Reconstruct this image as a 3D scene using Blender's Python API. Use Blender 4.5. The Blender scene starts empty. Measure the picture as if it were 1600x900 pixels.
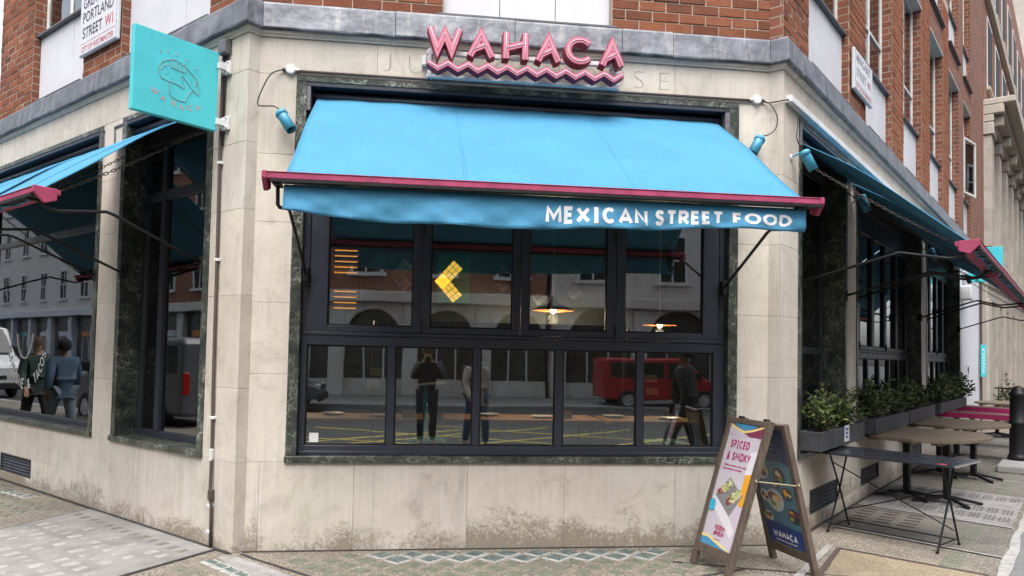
import bpy, bmesh, math, random
from mathutils import Vector, Matrix
random.seed(7)
R = math.radians
scene = bpy.context.scene
COL = scene.collection

# ------------------------------------------------------------------ camera
CAM = Vector((1.3677, -6.1649, 1.6))
YAW, PITCH, ROLL = 0.1228, 0.0381, 0.0200
cam_data = bpy.data.cameras.new('camera')
cam_data.sensor_width = 36.0
cam_data.lens = 1149.09 / 1600 * 36.0
cam_data.shift_y = 63.2 / 1600
cam_data.clip_end = 2000
cam = bpy.data.objects.new('camera', cam_data)
COL.objects.link(cam)
right0 = Vector((math.cos(YAW), -math.sin(YAW), 0))
fw0 = Vector((math.sin(YAW), math.cos(YAW), 0))
fw = fw0 * math.cos(PITCH) + Vector((0, 0, math.sin(PITCH)))
up0 = right0.cross(fw)
rt = right0 * math.cos(ROLL) + up0 * math.sin(ROLL)
up = up0 * math.cos(ROLL) - right0 * math.sin(ROLL)
cam.matrix_world = Matrix(((rt.x, up.x, -fw.x, CAM.x), (rt.y, up.y, -fw.y, CAM.y), (rt.z, up.z, -fw.z, CAM.z), (0, 0, 0, 1)))
scene.camera = cam

# ------------------------------------------------------------------ sky, sun, exposure (soft overcast daylight)
SUN_EL, SUN_AZ = R(62), R(190)          # azimuth clockwise from +Y
world = bpy.data.worlds.new('World')
scene.world = world
world.use_nodes = True
wn = world.node_tree
sky = wn.nodes.new('ShaderNodeTexSky')
sky.sky_type = 'NISHITA'
sky.sun_disc = False
sky.sun_elevation = SUN_EL
sky.sun_rotation = SUN_AZ
sky.dust_density = 4.0
sky.air_density = 1.0
hsv = wn.nodes.new('ShaderNodeHueSaturation')
hsv.inputs['Saturation'].default_value = 0.42
bg = wn.nodes['Background']
bg.inputs['Strength'].default_value = 0.15
wn.links.new(sky.outputs[0], hsv.inputs['Color'])
wn.links.new(hsv.outputs[0], bg.inputs['Color'])
sun_l = bpy.data.lights.new('sun', 'SUN')
sun_l.energy = 1.2
sun_l.angle = R(50)
sun_l.color = (1.0, 0.96, 0.9)
sun = bpy.data.objects.new('sun', sun_l)
COL.objects.link(sun)
sd = Vector((math.sin(SUN_AZ) * math.cos(SUN_EL), math.cos(SUN_AZ) * math.cos(SUN_EL), math.sin(SUN_EL)))
sun.rotation_euler = (-sd).to_track_quat('-Z', 'Y').to_euler()
sun.location = sd * 40
vs = scene.view_settings
vs.view_transform = 'Standard'
vs.look = 'None'
vs.gamma = 1.0
vs.use_curve_mapping = False
vs.exposure = 1.38
scene.cycles.use_denoising = True
scene.cycles.max_bounces = 7
scene.cycles.diffuse_bounces = 3
scene.cycles.glossy_bounces = 3
scene.cycles.transparent_max_bounces = 14
scene.cycles.sample_clamp_indirect = 4.0
scene.cycles.caustics_reflective = False
scene.cycles.caustics_refractive = False

# ------------------------------------------------------------------ frames: (s along the face, o outward, z)
W, RL, RR, c45 = 4.4088, 0.103, 0.1197, math.sqrt(.5)
class Frame:
    def __init__(s, A, d, n): s.A, s.d, s.n = Vector(A), Vector(d), Vector(n)
    def __call__(s, a, o, z): return s.A + s.d * a + s.n * o + Vector((0, 0, z))
nL, dL = Vector((-c45, -c45, 0)), Vector((-c45, c45, 0))
nR, dR = Vector((c45, -c45, 0)), Vector((c45, c45, 0))
FC = Frame((0, 0, 0), (1, 0, 0), (0, -1, 0))
FL = Frame(nL * RL, dL, nL)
FR = Frame(Vector((W, 0, 0)) + nR * RR, dR, nR)
FW = Frame((0, 0, 0), (1, 0, 0), (0, 1, 0))     # plain world axes

def project(P):
    d = Vector(P) - CAM
    z = d.dot(fw)
    if z < .05: return None
    return (800 + 1149.09 * d.dot(rt) / z, 513.2 - 1149.09 * d.dot(up) / z, z)
def in_view(P, m=12):
    q = project(P)
    return q is not None and -m < q[0] < 1600 + m and -m < q[1] < 900 + m

# ------------------------------------------------------------------ mesh helpers
class MB:
    def __init__(s): s.v, s.f, s.m = [], [], []
    def add(s, vs_, fs, mi=0):
        b = len(s.v); s.v += [tuple(p) for p in vs_]; s.f += [tuple(i + b for i in f) for f in fs]; s.m += [mi] * len(fs)
        return s
    def box(s, F, s0, s1, o0, o1, z0, z1, mi=0):
        p = [F(a, o, z) for z in (z0, z1) for o in (o0, o1) for a in (s0, s1)]
        return s.add(p, [(0, 1, 3, 2), (4, 6, 7, 5), (0, 4, 5, 1), (2, 3, 7, 6), (0, 2, 6, 4), (1, 5, 7, 3)], mi)
    def bar(s, a, b, w, t, upv=(0, 0, 1), mi=0):      # rectangular bar from a to b
        a, b = Vector(a), Vector(b); d = (b - a).normalized(); u = Vector(upv)
        x = d.cross(u)
        if x.length < 1e-4: x = d.cross(Vector((1, 0, 0)))
        x.normalize(); y = x.cross(d)
        p = [q + x * (i * w / 2) + y * (j * t / 2) for q in (a, b) for j in (-1, 1) for i in (-1, 1)]
        return s.add(p, [(0, 1, 3, 2), (4, 6, 7, 5), (0, 4, 5, 1), (2, 3, 7, 6), (0, 2, 6, 4), (1, 5, 7, 3)], mi)
    def tube(s, pts, r, n=8, closed=False, mi=0, caps=True):
        pts = [Vector(p) for p in pts]; N = len(pts); rings = []
        rr = r if isinstance(r, (list, tuple)) else [r] * N
        prev = None
        for i, p in enumerate(pts):
            if closed: t = pts[(i + 1) % N] - pts[i - 1]
            else: t = pts[min(i + 1, N - 1)] - pts[max(i - 1, 0)]
            t.normalize()
            if prev is None:
                x = t.cross(Vector((0, 0, 1)))
                if x.length < .1: x = t.cross(Vector((1, 0, 0)))
            else:
                x = prev - t * prev.dot(t)
            x.normalize(); prev = x; y = t.cross(x)
            rings.append([p + x * (math.cos(2 * math.pi * k / n) * rr[i]) + y * (math.sin(2 * math.pi * k / n) * rr[i]) for k in range(n)])
        vs_ = [q for ring in rings for q in ring]; fs = []
        for i in range(N if closed else N - 1):
            j = (i + 1) % N
            for k in range(n):
                fs.append((i * n + k, i * n + (k + 1) % n, j * n + (k + 1) % n, j * n + k))
        if not closed and caps: fs += [tuple(range(n - 1, -1, -1)), tuple(range((N - 1) * n, N * n))]
        return s.add(vs_, fs, mi)
    def lathe(s, base, axis, prof, n=16, mi=0, caps=True):   # prof: (radius, height along axis)
        ax = Vector(axis).normalized(); x = ax.cross(Vector((0, 0, 1)))
        if x.length < .1: x = Vector((1, 0, 0))
        x.normalize(); y = ax.cross(x); base = Vector(base)
        vs_ = [base + ax * h + (x * math.cos(2 * math.pi * k / n) + y * math.sin(2 * math.pi * k / n)) * r for r, h in prof for k in range(n)]
        fs = [(i * n + k, i * n + (k + 1) % n, (i + 1) * n + (k + 1) % n, (i + 1) * n + k) for i in range(len(prof) - 1) for k in range(n)]
        if caps: fs += [tuple(range(n - 1, -1, -1)), tuple(range((len(prof) - 1) * n, len(prof) * n))]
        return s.add(vs_, fs, mi)
    def prism(s, pts, ext, mi=0):        # polygon (list of Vectors) pushed along vector ext
        pts = [Vector(p) for p in pts]; n = len(pts); e = Vector(ext)
        return s.add(pts + [p + e for p in pts], [tuple(range(n - 1, -1, -1)), tuple(range(n, 2 * n))] + [(i, (i + 1) % n, n + (i + 1) % n, n + i) for i in range(n)], mi)
    def build(s, name, mat, parent=None, bevel=0, smooth=False, seg=1, local=False, recalc=True):
        me = bpy.data.meshes.new(name)
        me.from_pydata(s.v, [], s.f)
        mats = mat if isinstance(mat, (list, tuple)) else [mat]
        for m in mats: me.materials.append(m)
        if len(mats) > 1: me.polygons.foreach_set('material_index', s.m)
        if recalc:
            bm = bmesh.new(); bm.from_mesh(me); bmesh.ops.recalc_face_normals(bm, faces=bm.faces); bm.to_mesh(me); bm.free()
        if smooth:
            me.polygons.foreach_set('use_smooth', [True] * len(me.polygons))
        o = bpy.data.objects.new(name, me)
        COL.objects.link(o)
        adopt(o, parent, local)
        if bevel:
            b = o.modifiers.new('bevel', 'BEVEL'); b.width = bevel; b.segments = seg; b.limit_method = 'ANGLE'; b.angle_limit = R(40)
        return o
ROOTLOC = {}
def adopt(o, parent, local=False):
    if parent is None: return
    o.parent = parent
    if not local and parent.name in ROOTLOC:
        o.matrix_parent_inverse = Matrix.Translation(-ROOTLOC[parent.name])
def tag(o, label, cat, group=None, kind=None):
    if label: o['label'] = label
    if cat: o['category'] = cat
    if group: o['group'] = group
    if kind: o['kind'] = kind
    return o
def thing(name, label, cat, loc, group=None, rotz=0):
    o = bpy.data.objects.new(name, None)
    o.empty_display_size = .1
    COL.objects.link(o)
    o.location = loc; o.rotation_euler = (0, 0, rotz)
    ROOTLOC[o.name] = Vector(loc)
    return tag(o, label, cat, group)
def box(name, mat, parent, F, s0, s1, o0, o1, z0, z1, bevel=0, seg=1, local=False):
    return MB().box(F, s0, s1, o0, o1, z0, z1).build(name, mat, parent, bevel, seg=seg, local=local)

def text_data(txt, size=1.0, bold=0.0, sx=1.0, spacing=1.0):
    cu = bpy.data.curves.new('t', 'FONT'); cu.body = txt; cu.size = size; cu.offset = bold; cu.space_character = spacing
    cu.align_x = 'LEFT'; cu.resolution_u = 3
    ob = bpy.data.objects.new('t', cu); COL.objects.link(ob)
    bpy.context.view_layer.update()
    dg = bpy.context.evaluated_depsgraph_get()
    me = bpy.data.meshes.new_from_object(ob.evaluated_get(dg))
    vs_ = [(v.co.x * sx, v.co.y) for v in me.vertices]; fs = [tuple(p.vertices) for p in me.polygons]
    bpy.data.objects.remove(ob); bpy.data.curves.remove(cu); bpy.data.meshes.remove(me)
    return vs_, fs
def text_fit(txt, u0, u1, v0, v1, bold=0.0, mapf=None, mb=None, mi=0, spacing=1.0):
    """lettering fitted to the rectangle u0..u1 / v0..v1; mapf(u, v) -> point"""
    vs_, fs = text_data(txt, 1.0, bold, 1.0, spacing)
    x0 = min(p[0] for p in vs_); x1 = max(p[0] for p in vs_); y0 = min(p[1] for p in vs_); y1 = max(p[1] for p in vs_)
    mb = mb or MB()
    mb.add([mapf(u0 + (p[0] - x0) / (x1 - x0) * (u1 - u0), v0 + (p[1] - y0) / (y1 - y0) * (v1 - v0)) for p in vs_], fs, mi)
    return mb

GLYPH = {
 'A': (.98, [[(0, 0), (.5, 1), (1, 0)], [(.2, .3), (.8, .3)]]), 'C': (.92, [[(.5 + .5 * math.cos(R(a)), .5 + .5 * math.sin(R(a))) for a in range(45, 316, 18)]]),
 'D': (.88, [[(0, 0), (0, 1), (.45, 1), (.8, .85), (1, .5), (.8, .15), (.45, 0), (-.05, 0)]]), 'E': (.66, [[(1, 1), (0, 1), (0, 0), (1, 0)], [(0, .51), (.86, .51)]]),
 'F': (.64, [[(1, 1), (0, 1), (0, 0)], [(0, .48), (.86, .48)]]), 'G': (.95, [[(.5 + .5 * math.cos(R(a)), .5 + .5 * math.sin(R(a))) for a in range(45, 356, 18)] + [(1, .45), (.55, .45)]]),
 'H': (.86, [[(0, 0), (0, 1)], [(1, 0), (1, 1)], [(0, .5), (1, .5)]]), 'I': (.52, [[(.5, 0), (.5, 1)], [(0, 1), (1, 1)], [(0, 0), (1, 0)]]),
 'K': (.82, [[(0, 0), (0, 1)], [(1, 1), (.05, .45)], [(.3, .6), (1, 0)]]), 'M': (1.12, [[(0, 0), (.07, 1), (.5, .3), (.93, 1), (1, 0)]]), 'N': (.88, [[(0, 0), (0, 1), (1, 0), (1, 1)]]),
 'O': (1.05, [[(.5 + .5 * math.cos(R(a)), .5 + .5 * math.sin(R(a))) for a in range(0, 373, 18)]]), 'P': (.74, [[(0, 0), (0, 1), (.55, 1), (.9, .88), (.9, .58), (.55, .44), (0, .44)]]),
 'R': (.78, [[(0, 0), (0, 1), (.55, 1), (.9, .88), (.9, .60), (.55, .46), (0, .46)], [(.45, .46), (1, 0)]]), 'S': (.70, [[(.95, .82), (.75, .97), (.45, 1), (.15, .92), (.05, .73), (.25, .57), (.75, .44), (.95, .27), (.85, .08), (.5, 0), (.2, .03), (0, .18)]]),
 'T': (.80, [[(.5, 0), (.5, 1)], [(0, 1), (1, 1)]]), 'U': (.84, [[(0, 1), (0, .35), (.15, .08), (.5, 0), (.85, .08), (1, .35), (1, 1)]]), 'W': (1.25, [[(0, 1), (.25, 0), (.5, .8), (.75, 0), (1, 1)]]),
 'X': (.92, [[(0, 0), (1, 1)], [(0, 1), (1, 0)]]), 'Y': (.9, [[(0, 1), (.5, .45), (1, 1)], [(.5, .5), (.5, 0)]]), '&': (.85, [[(1, 0), (.25, .72), (.3, .95), (.5, 1), (.65, .9), (.6, .7), (.1, .35), (.05, .15), (.3, 0), (.65, .08), (.95, .45)]]), ' ': (.45, [])}
def ribbon(pts, k, sub=4):
    """flat ribbon along a 2-d polyline with mitred corners; returns points and faces"""
    P = [Vector(p) for p in pts]; a, b = [], []
    for i, p in enumerate(P):
        d0 = (p - P[i - 1]).normalized() if i else None; d1 = (P[i + 1] - p).normalized() if i < len(P) - 1 else None
        n0 = Vector((-d0.y, d0.x)) if d0 else None; n1 = Vector((-d1.y, d1.x)) if d1 else None
        if d0 is None: m, f = n1, 1
        elif d1 is None: m, f = n0, 1
        else: m = (n0 + n1).normalized(); f = 1 / max(.66, m.dot(n0))
        a.append(p + m * k * f); b.append(p - m * k * f)
    vs_, fs = [], []
    for i in range(len(P) - 1):
        for j in range(sub + (1 if i == len(P) - 2 else 0)):
            t = j / sub; vs_ += [a[i].lerp(a[i + 1], t), b[i].lerp(b[i + 1], t)]
    for q in range(len(vs_) // 2 - 1): fs.append((2 * q, 2 * q + 1, 2 * q + 3, 2 * q + 2))
    return vs_, fs
def stroke_text(txt, u0, u1, v0, v1, th, mapf, gap=.26):
    """one mesh builder per letter; mapf(u, v, lift) -> point"""
    ws = [GLYPH[c][0] * (1 if c != ' ' else 1) for c in txt]; tot = sum(ws) + gap * (len(txt) - 1); x = 0; out = []
    for c, w in zip(txt, ws):
        mb = MB()
        for q, ln in enumerate(GLYPH[c][1]):
            pts = [(x + th / 2 + p[0] * (w - th), th / 2 + p[1] * (1 - th)) for p in ln]
            if c not in 'OC&SGU' : # square ends reach the cap line
                pass
            vs_, fs = ribbon(pts, th / 2, 3)
            mb.add([mapf(u0 + p[0] / tot * (u1 - u0), v0 + p[1] * (v1 - v0), .0004 * q) for p in vs_], fs)
        if mb.v: out.append(mb)
        x += w + gap
    return out

# ------------------------------------------------------------------ materials
def scuffed(name, col):
    t = NT(name); v = t.pos()
    c_ = t.ramp(t.noise(v, 7, 5, .65), [(.3, tuple(x * .7 for x in col)), (.7, tuple(x * 1.2 for x in col))])
    sc = t.noise(t.pos((1, 1, 3)), 26, 6, .75, 1.0)
    c_ = t.mix(t.ramp(sc, [(.64, (0, 0, 0)), (.70, (.8, .8, .8))]), c_, (.50, .30, .34))
    t.set(Base_Color=c_, Roughness=t.ramp(t.noise(v, 15, 4), [(.3, (.45,) * 3), (.7, (.75,) * 3)])); t.b.inputs['Specular IOR Level'].default_value = .3
    t.bump(sc, .25, .003)
    return t.m
class NT:
    def __init__(s, name):
        s.m = bpy.data.materials.new(name); s.m.use_nodes = True
        s.t = s.m.node_tree; s.b = s.t.nodes['Principled BSDF']; s.out = s.t.nodes['Material Output']
    def n(s, ty, **k):
        nd = s.t.nodes.new(ty)
        for a, b in k.items(): setattr(nd, a, b)
        return nd
    def l(s, a, b): s.t.links.new(a, b)
    def pos(s, scale=(1, 1, 1), obj=False):
        if obj:
            g = s.n('ShaderNodeTexCoord').outputs['Object']
        else:
            g = s.n('ShaderNodeNewGeometry').outputs['Position']
        mp = s.n('ShaderNodeMapping'); mp.inputs['Scale'].default_value = scale
        s.l(g, mp.inputs['Vector']); return mp.outputs[0]
    def noise(s, vec, scale, detail=4, rough=.55, dist=0):
        nd = s.n('ShaderNodeTexNoise'); nd.inputs['Scale'].default_value = scale; nd.inputs['Detail'].default_value = detail
        nd.inputs['Roughness'].default_value = rough; nd.inputs['Distortion'].default_value = dist
        s.l(vec, nd.inputs['Vector']); return nd.outputs['Fac']
    def ramp(s, fac, stops):
        nd = s.n('ShaderNodeValToRGB'); cr = nd.color_ramp
        while len(cr.elements) > 1: cr.elements.remove(cr.elements[-1])
        for i, (p, cc) in enumerate(stops):
            e = cr.elements[0] if i == 0 else cr.elements.new(p)
            e.position = p; e.color = cc if len(cc) == 4 else (*cc, 1)
        s.l(fac, nd.inputs[0]); return nd.outputs[0]
    def mix(s, fac, a, b, mode='MIX'):
        nd = s.n('ShaderNodeMix', data_type='RGBA', blend_type=mode)
        for i, x in ((0, fac), (6, a), (7, b)):
            if isinstance(x, (int, float)): nd.inputs[i].default_value = x
            elif isinstance(x, tuple): nd.inputs[i].default_value = (*x, 1) if len(x) == 3 else x
            else: s.l(x, nd.inputs[i])
        return nd.outputs[2]
    def math(s, op, a, b=None, clamp=False):
        nd = s.n('ShaderNodeMath', operation=op, use_clamp=clamp)
        for i, x in enumerate((a, b)):
            if x is None: continue
            if isinstance(x, (int, float)): nd.inputs[i].default_value = x
            else: s.l(x, nd.inputs[i])
        return nd.outputs[0]
    def bump(s, h, strength=.3, dist=.01):
        nd = s.n('ShaderNodeBump'); nd.inputs['Strength'].default_value = strength; nd.inputs['Distance'].default_value = dist
        s.l(h, nd.inputs['Height']); s.l(nd.outputs[0], s.b.inputs['Normal'])
    def set(s, **k):
        for a, b in k.items():
            i = s.b.inputs[a.replace('_', ' ')]
            if hasattr(b, 'is_output'): s.l(b, i)
            else: i.default_value = (*b, 1) if isinstance(b, tuple) and len(b) == 3 else b
        return s

def simple(name, col, rough=.6, metal=0.0, var=.12, nscale=6.0, bump=0.0, bscale=60.0, spec=.5, obj=False):
    t = NT(name); v = t.pos(obj=obj)
    f = t.noise(v, nscale, 5, .6)
    lo = tuple(x * (1 - var) for x in col); hi = tuple(min(1, x * (1 + var)) for x in col)
    t.set(Base_Color=t.ramp(f, [(.3, lo), (.7, hi)]), Metallic=metal)
    rf = t.noise(v, nscale * 2.7, 3)
    t.set(Roughness=t.ramp(rf, [(.3, (max(0, rough - .08),) * 3), (.7, (min(1, rough + .08),) * 3)]))
    t.b.inputs['Specular IOR Level'].default_value = spec
    if bump: t.bump(t.noise(v, bscale, 4), bump, .004)
    return t.m

def stone_mat(name, lo=(.475, .448, .395), hi=(.645, .615, .56), grime=True):
    t = NT(name); v = t.pos()
    big = t.noise(v, 1.3, 5, .6, .4)
    col = t.ramp(big, [(.25, lo), (.5, tuple((a + b) / 2 for a, b in zip(lo, hi))), (.75, hi)])
    pink = t.noise(t.pos((.7, .7, .5)), .9, 3)
    col = t.mix(t.ramp(pink, [(.42, (0, 0, 0)), (.70, (.6, .6, .6))]), col, (.57, .49, .435))
    streak = t.noise(t.pos((6, 6, .35)), 2.2, 5, .65)
    col = t.mix(t.ramp(streak, [(.48, (0, 0, 0)), (.8, (.36, .36, .36))]), col, (.34, .32, .29))
    wash = t.noise(t.pos((9, 9, .5)), 1.6, 3, .5)
    col = t.mix(t.ramp(wash, [(.62, (0, 0, 0)), (.74, (.38, .38, .38))]), col, (.66, .66, .64))
    oi = t.n('ShaderNodeObjectInfo').outputs['Random']
    col = t.mix(.9, col, t.ramp(oi, [(0, (.9, .885, .87)), (.5, (1, 1, 1)), (1, (1.0, .985, .95))]), 'MULTIPLY')
    pat = t.noise(t.pos((1, 1, .8)), 4.2, 6, .72, 1.2)
    col = t.mix(.75, col, t.ramp(pat, [(.28, (.70, .67, .62)), (.46, (.96, .95, .93)), (.58, (1.02, 1.01, 1.0)), (.76, (1.12, 1.12, 1.11))]), 'MULTIPLY')
    drip = t.noise(t.pos((16, 16, .55)), 1.4, 4, .6)
    col = t.mix(t.ramp(drip, [(.58, (0, 0, 0)), (.74, (.26, .26, .26))]), col, (.27, .245, .21))
    fine = t.noise(v, 70, 4, .7)
    col = t.mix(.45, col, t.ramp(fine, [(.3, (.72, .70, .66)), (.6, (1, 1, 1))]), 'MULTIPLY')
    if grime:
        sp = t.n('ShaderNodeSeparateXYZ'); t.l(t.n('ShaderNodeNewGeometry').outputs['Position'], sp.inputs[0])
        hgt = t.math('SUBTRACT', 1.0, t.math('DIVIDE', sp.outputs['Z'], .42), True)
        gn = t.noise(v, 2.1, 6, .7, .6); gm = t.math('MULTIPLY', t.ramp(t.noise(v, 34, 5, .8), [(.35, (0, 0, 0)), (.65, (1, 1, 1))]), 1.0)
        g = t.math('MULTIPLY', t.math('ADD', t.math('ADD', hgt, t.math('MULTIPLY', t.math('SUBTRACT', oi, .48), .7)), t.math('MULTIPLY', t.math('SUBTRACT', gn, .56), 2.2)), t.math('ADD', gm, .45))
        g = t.math('MULTIPLY', g, t.ramp(hgt, [(0, (0, 0, 0)), (.2, (1, 1, 1))]), True)
        col = t.mix(t.ramp(g, [(.30, (0, 0, 0)), (.72, (.78, .78, .78))]), col, (.18, .145, .105))
        blot = t.noise(v, 3.3, 4, .6, .8)
        col = t.mix(t.ramp(blot, [(.62, (0, 0, 0)), (.78, (.5, .5, .5))]), col, (.25, .23, .20))
    t.set(Base_Color=col, Roughness=.85)
    t.b.inputs['Specular IOR Level'].default_value = .25
    h = t.math('ADD', t.math('MULTIPLY', t.noise(v, 9, 5, .6), .6), t.math('MULTIPLY', t.noise(v, 120, 3, .6), .35))
    t.bump(h, .45, .006)
    return t.m

def brick_mat():
    t = NT('red_brick'); v = t.pos()
    oi = t.n('ShaderNodeObjectInfo').outputs['Random']
    mixr = t.math('ADD', t.math('MULTIPLY', oi, .75), t.math('MULTIPLY', t.noise(v, 5, 4), .35))
    col = t.ramp(mixr, [(.1, (.13, .05, .032)), (.4, (.215, .08, .045)), (.7, (.285, .112, .062)), (.85, (.19, .072, .044)), (.98, (.12, .054, .041))])
    f = t.noise(v, 48, 5, .7)
    col = t.mix(.55, col, t.ramp(f, [(.3, (.55, .5, .48)), (.62, (1.08, 1.05, 1.0))]), 'MULTIPLY')
    t.set(Base_Color=col, Roughness=.9); t.b.inputs['Specular IOR Level'].default_value = .2
    cre = t.noise(t.pos((1, 1, 2.5)), 32, 5, .7, 1.2)
    t.bump(cre, .9, .009)
    return t.m
def far_brick_mat(name, d, course=.09, length=.2435, dark=1.0):
    d = Vector(d); d = d + Vector((d.y, -d.x, 0))          # so that the texture also runs round the reveals
    t = NT(name); g = t.n('ShaderNodeNewGeometry').outputs['Position']
    dt = t.n('ShaderNodeVectorMath', operation='DOT_PRODUCT'); t.l(g, dt.inputs[0]); dt.inputs[1].default_value = d
    sp = t.n('ShaderNodeSeparateXYZ'); t.l(g, sp.inputs[0])
    cb = t.n('ShaderNodeCombineXYZ'); t.l(dt.outputs['Value'], cb.inputs[0]); t.l(sp.outputs['Z'], cb.inputs[1])
    b = t.n('ShaderNodeTexBrick'); t.l(cb.outputs[0], b.inputs['Vector'])
    b.inputs['Scale'].default_value = 1; b.inputs['Brick Width'].default_value = length; b.inputs['Row Height'].default_value = course
    b.inputs['Mortar Size'].default_value = .007; b.inputs['Mortar Smooth'].default_value = .2; b.inputs['Bias'].default_value = .1
    k = dark
    b.inputs['Color1'].default_value = (.135 * k, .047 * k, .03 * k, 1); b.inputs['Color2'].default_value = (.23 * k, .08 * k, .047 * k, 1)
    b.inputs['Mortar'].default_value = (.30 * k, .24 * k, .18 * k, 1)
    n = t.noise(t.pos(), 9, 5, .65)
    t.set(Base_Color=t.mix(.6, b.outputs[0], t.ramp(n, [(.3, (.6, .58, .56)), (.65, (1.05, 1.03, 1))]), 'MULTIPLY'), Roughness=.9)
    t.bump(t.math('SUBTRACT', t.noise(t.pos(), 40, 4), b.outputs['Fac']), .5, .006)
    return t.m

def marble_mat():
    t = NT('dark_green_marble'); v = t.pos()
    w = t.n('ShaderNodeTexNoise'); w.inputs['Scale'].default_value = 3.2; w.inputs['Detail'].default_value = 4; t.l(v, w.inputs['Vector'])
    vm = t.n('ShaderNodeVectorMath', operation='MULTIPLY_ADD'); t.l(w.outputs['Color'], vm.inputs[0]); vm.inputs[1].default_value = (.6, .6, .6); t.l(v, vm.inputs[2])
    vo = t.n('ShaderNodeTexVoronoi', feature='DISTANCE_TO_EDGE'); vo.inputs['Scale'].default_value = 9; t.l(vm.outputs[0], vo.inputs['Vector'])
    vo2 = t.n('ShaderNodeTexVoronoi', feature='DISTANCE_TO_EDGE'); vo2.inputs['Scale'].default_value = 34; t.l(vm.outputs[0], vo2.inputs['Vector'])
    msk = t.noise(v, 4.5, 4, .7)
    a = t.ramp(vo.outputs['Distance'], [(0, (1, 1, 1)), (.022, (.3, .3, .3)), (.05, (0, 0, 0))])
    b = t.ramp(vo2.outputs['Distance'], [(0, (.75, .75, .75)), (.05, (.15, .15, .15)), (.12, (0, 0, 0))])
    ve = t.math('MULTIPLY', t.math('ADD', a, b), t.ramp(msk, [(.42, (.03, .03, .03)), (.62, (.9, .9, .9))]), True)
    base = t.ramp(t.noise(v, 11, 5, .7), [(.3, (.009, .012, .011)), (.55, (.030, .037, .031)), (.8, (.12, .135, .105))])
    t.set(Base_Color=t.mix(t.math('MULTIPLY', ve, .9), base, (.40, .42, .35)), Roughness=.32)
    return t.m
def zinc_mat():
    t = NT('weathered_zinc'); v = t.pos()
    n1 = t.noise(v, 3.0, 5, .65, .8); n2 = t.noise(t.pos((7, 7, 1.2)), 1.5, 5, .7)
    col = t.ramp(n1, [(.28, (.075, .08, .095)), (.5, (.145, .152, .175)), (.68, (.225, .235, .265)), (.85, (.40, .42, .44))])
    col = t.mix(t.ramp(n2, [(.52, (0, 0, 0)), (.76, (.7, .7, .7))]), col, (.36, .36, .36))
    t.set(Base_Color=col, Metallic=.35, Roughness=t.ramp(n1, [(.3, (.42,) * 3), (.8, (.62,) * 3)]))
    t.bump(t.noise(v, 4.5, 3, .5), .7, .03)
    return t.m
def glass_mat(name, ior=1.62, tint=(.80, .86, .86), boost=0.0):
    t = NT(name)
    for nd in list(t.t.nodes):
        if nd.type == 'BSDF_PRINCIPLED': t.t.nodes.remove(nd)
    tr = t.n('ShaderNodeBsdfTransparent'); tr.inputs[0].default_value = (*tint, 1)
    gl = t.n('ShaderNodeBsdfGlossy'); gl.inputs['Roughness'].default_value = 0.012; gl.inputs[0].default_value = (.96, .98, 1, 1)
    bmp = t.n('ShaderNodeBump'); bmp.inputs['Strength'].default_value = .035; bmp.inputs['Distance'].default_value = .02
    t.l(t.noise(t.pos(), 1.7, 2, .4), bmp.inputs['Height']); t.l(bmp.outputs[0], gl.inputs['Normal'])
    fr = t.n('ShaderNodeFresnel'); fr.inputs['IOR'].default_value = ior
    mx = t.n('ShaderNodeMixShader')
    t.l(t.math('ADD', fr.outputs[0], boost, True), mx.inputs[0]); t.l(tr.outputs[0], mx.inputs[1]); t.l(gl.outputs[0], mx.inputs[2])
    t.l(mx.outputs[0], t.out.inputs[0])
    return t.m
def fabric_mat(name, col):
    t = NT(name); v = t.pos()
    n = t.noise(v, 2.2, 4, .6, .5)
    cc = t.ramp(n, [(.3, tuple(x * .93 for x in col)), (.7, tuple(min(1, x * 1.05) for x in col))])
    dirt = t.noise(t.pos((3, 3, 1)), 3, 5, .7)
    cc = t.mix(t.ramp(dirt, [(.52, (0, 0, 0)), (.8, (.32, .32, .32))]), cc, (.085, .20, .27))
    t.set(Base_Color=cc, Roughness=.75); t.b.inputs['Specular IOR Level'].default_value = .25
    fold = t.noise(t.pos((5, 1.2, 1.2)), 1.6, 4, .55, 1.4)
    t.bump(t.math('ADD', t.math('MULTIPLY', fold, 1.6), t.math('ADD', t.noise(v, 6, 3), t.math('MULTIPLY', t.noise(v, 260, 2), .2))), .34, .022)
    tl = t.n('ShaderNodeBsdfTranslucent'); tl.inputs[0].default_value = (*[x * .6 for x in col], 1)
    mx = t.n('ShaderNodeMixShader'); mx.inputs[0].default_value = .02
    t.l(t.b.outputs[0], mx.inputs[1]); t.l(tl.outputs[0], mx.inputs[2]); t.l(mx.outputs[0], t.out.inputs[0])
    return t.m
def aggregate_mat(name, stops, scale=95, joint=None):
    t = NT(name); v = t.pos((1, 1, .2))
    vo = t.n('ShaderNodeTexVoronoi'); vo.inputs['Scale'].default_value = scale; t.l(v, vo.inputs['Vector'])
    sp = t.n('ShaderNodeSeparateColor'); t.l(vo.outputs['Color'], sp.inputs[0])
    col = t.ramp(sp.outputs[0], stops)
    big = t.noise(v, 1.6, 5, .65, .5)
    col = t.mix(.8, col, t.ramp(big, [(.3, (.62, .62, .62)), (.65, (1.08, 1.06, 1.02))]), 'MULTIPLY')
    gum = t.n('ShaderNodeTexVoronoi'); gum.inputs['Scale'].default_value = 2.6; t.l(v, gum.inputs['Vector'])
    col = t.mix(t.ramp(gum.outputs['Distance'], [(.05, (.7, .7, .7)), (.062, (0, 0, 0))]), col, (.05, .047, .044))
    t.set(Base_Color=col, Roughness=.8)
    t.bump(vo.outputs['Distance'], .6, .006)
    return t.m
def emit(name, col, s):
    t = NT(name); t.set(Base_Color=col, Emission_Color=col, Emission_Strength=s); return t.m
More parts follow.
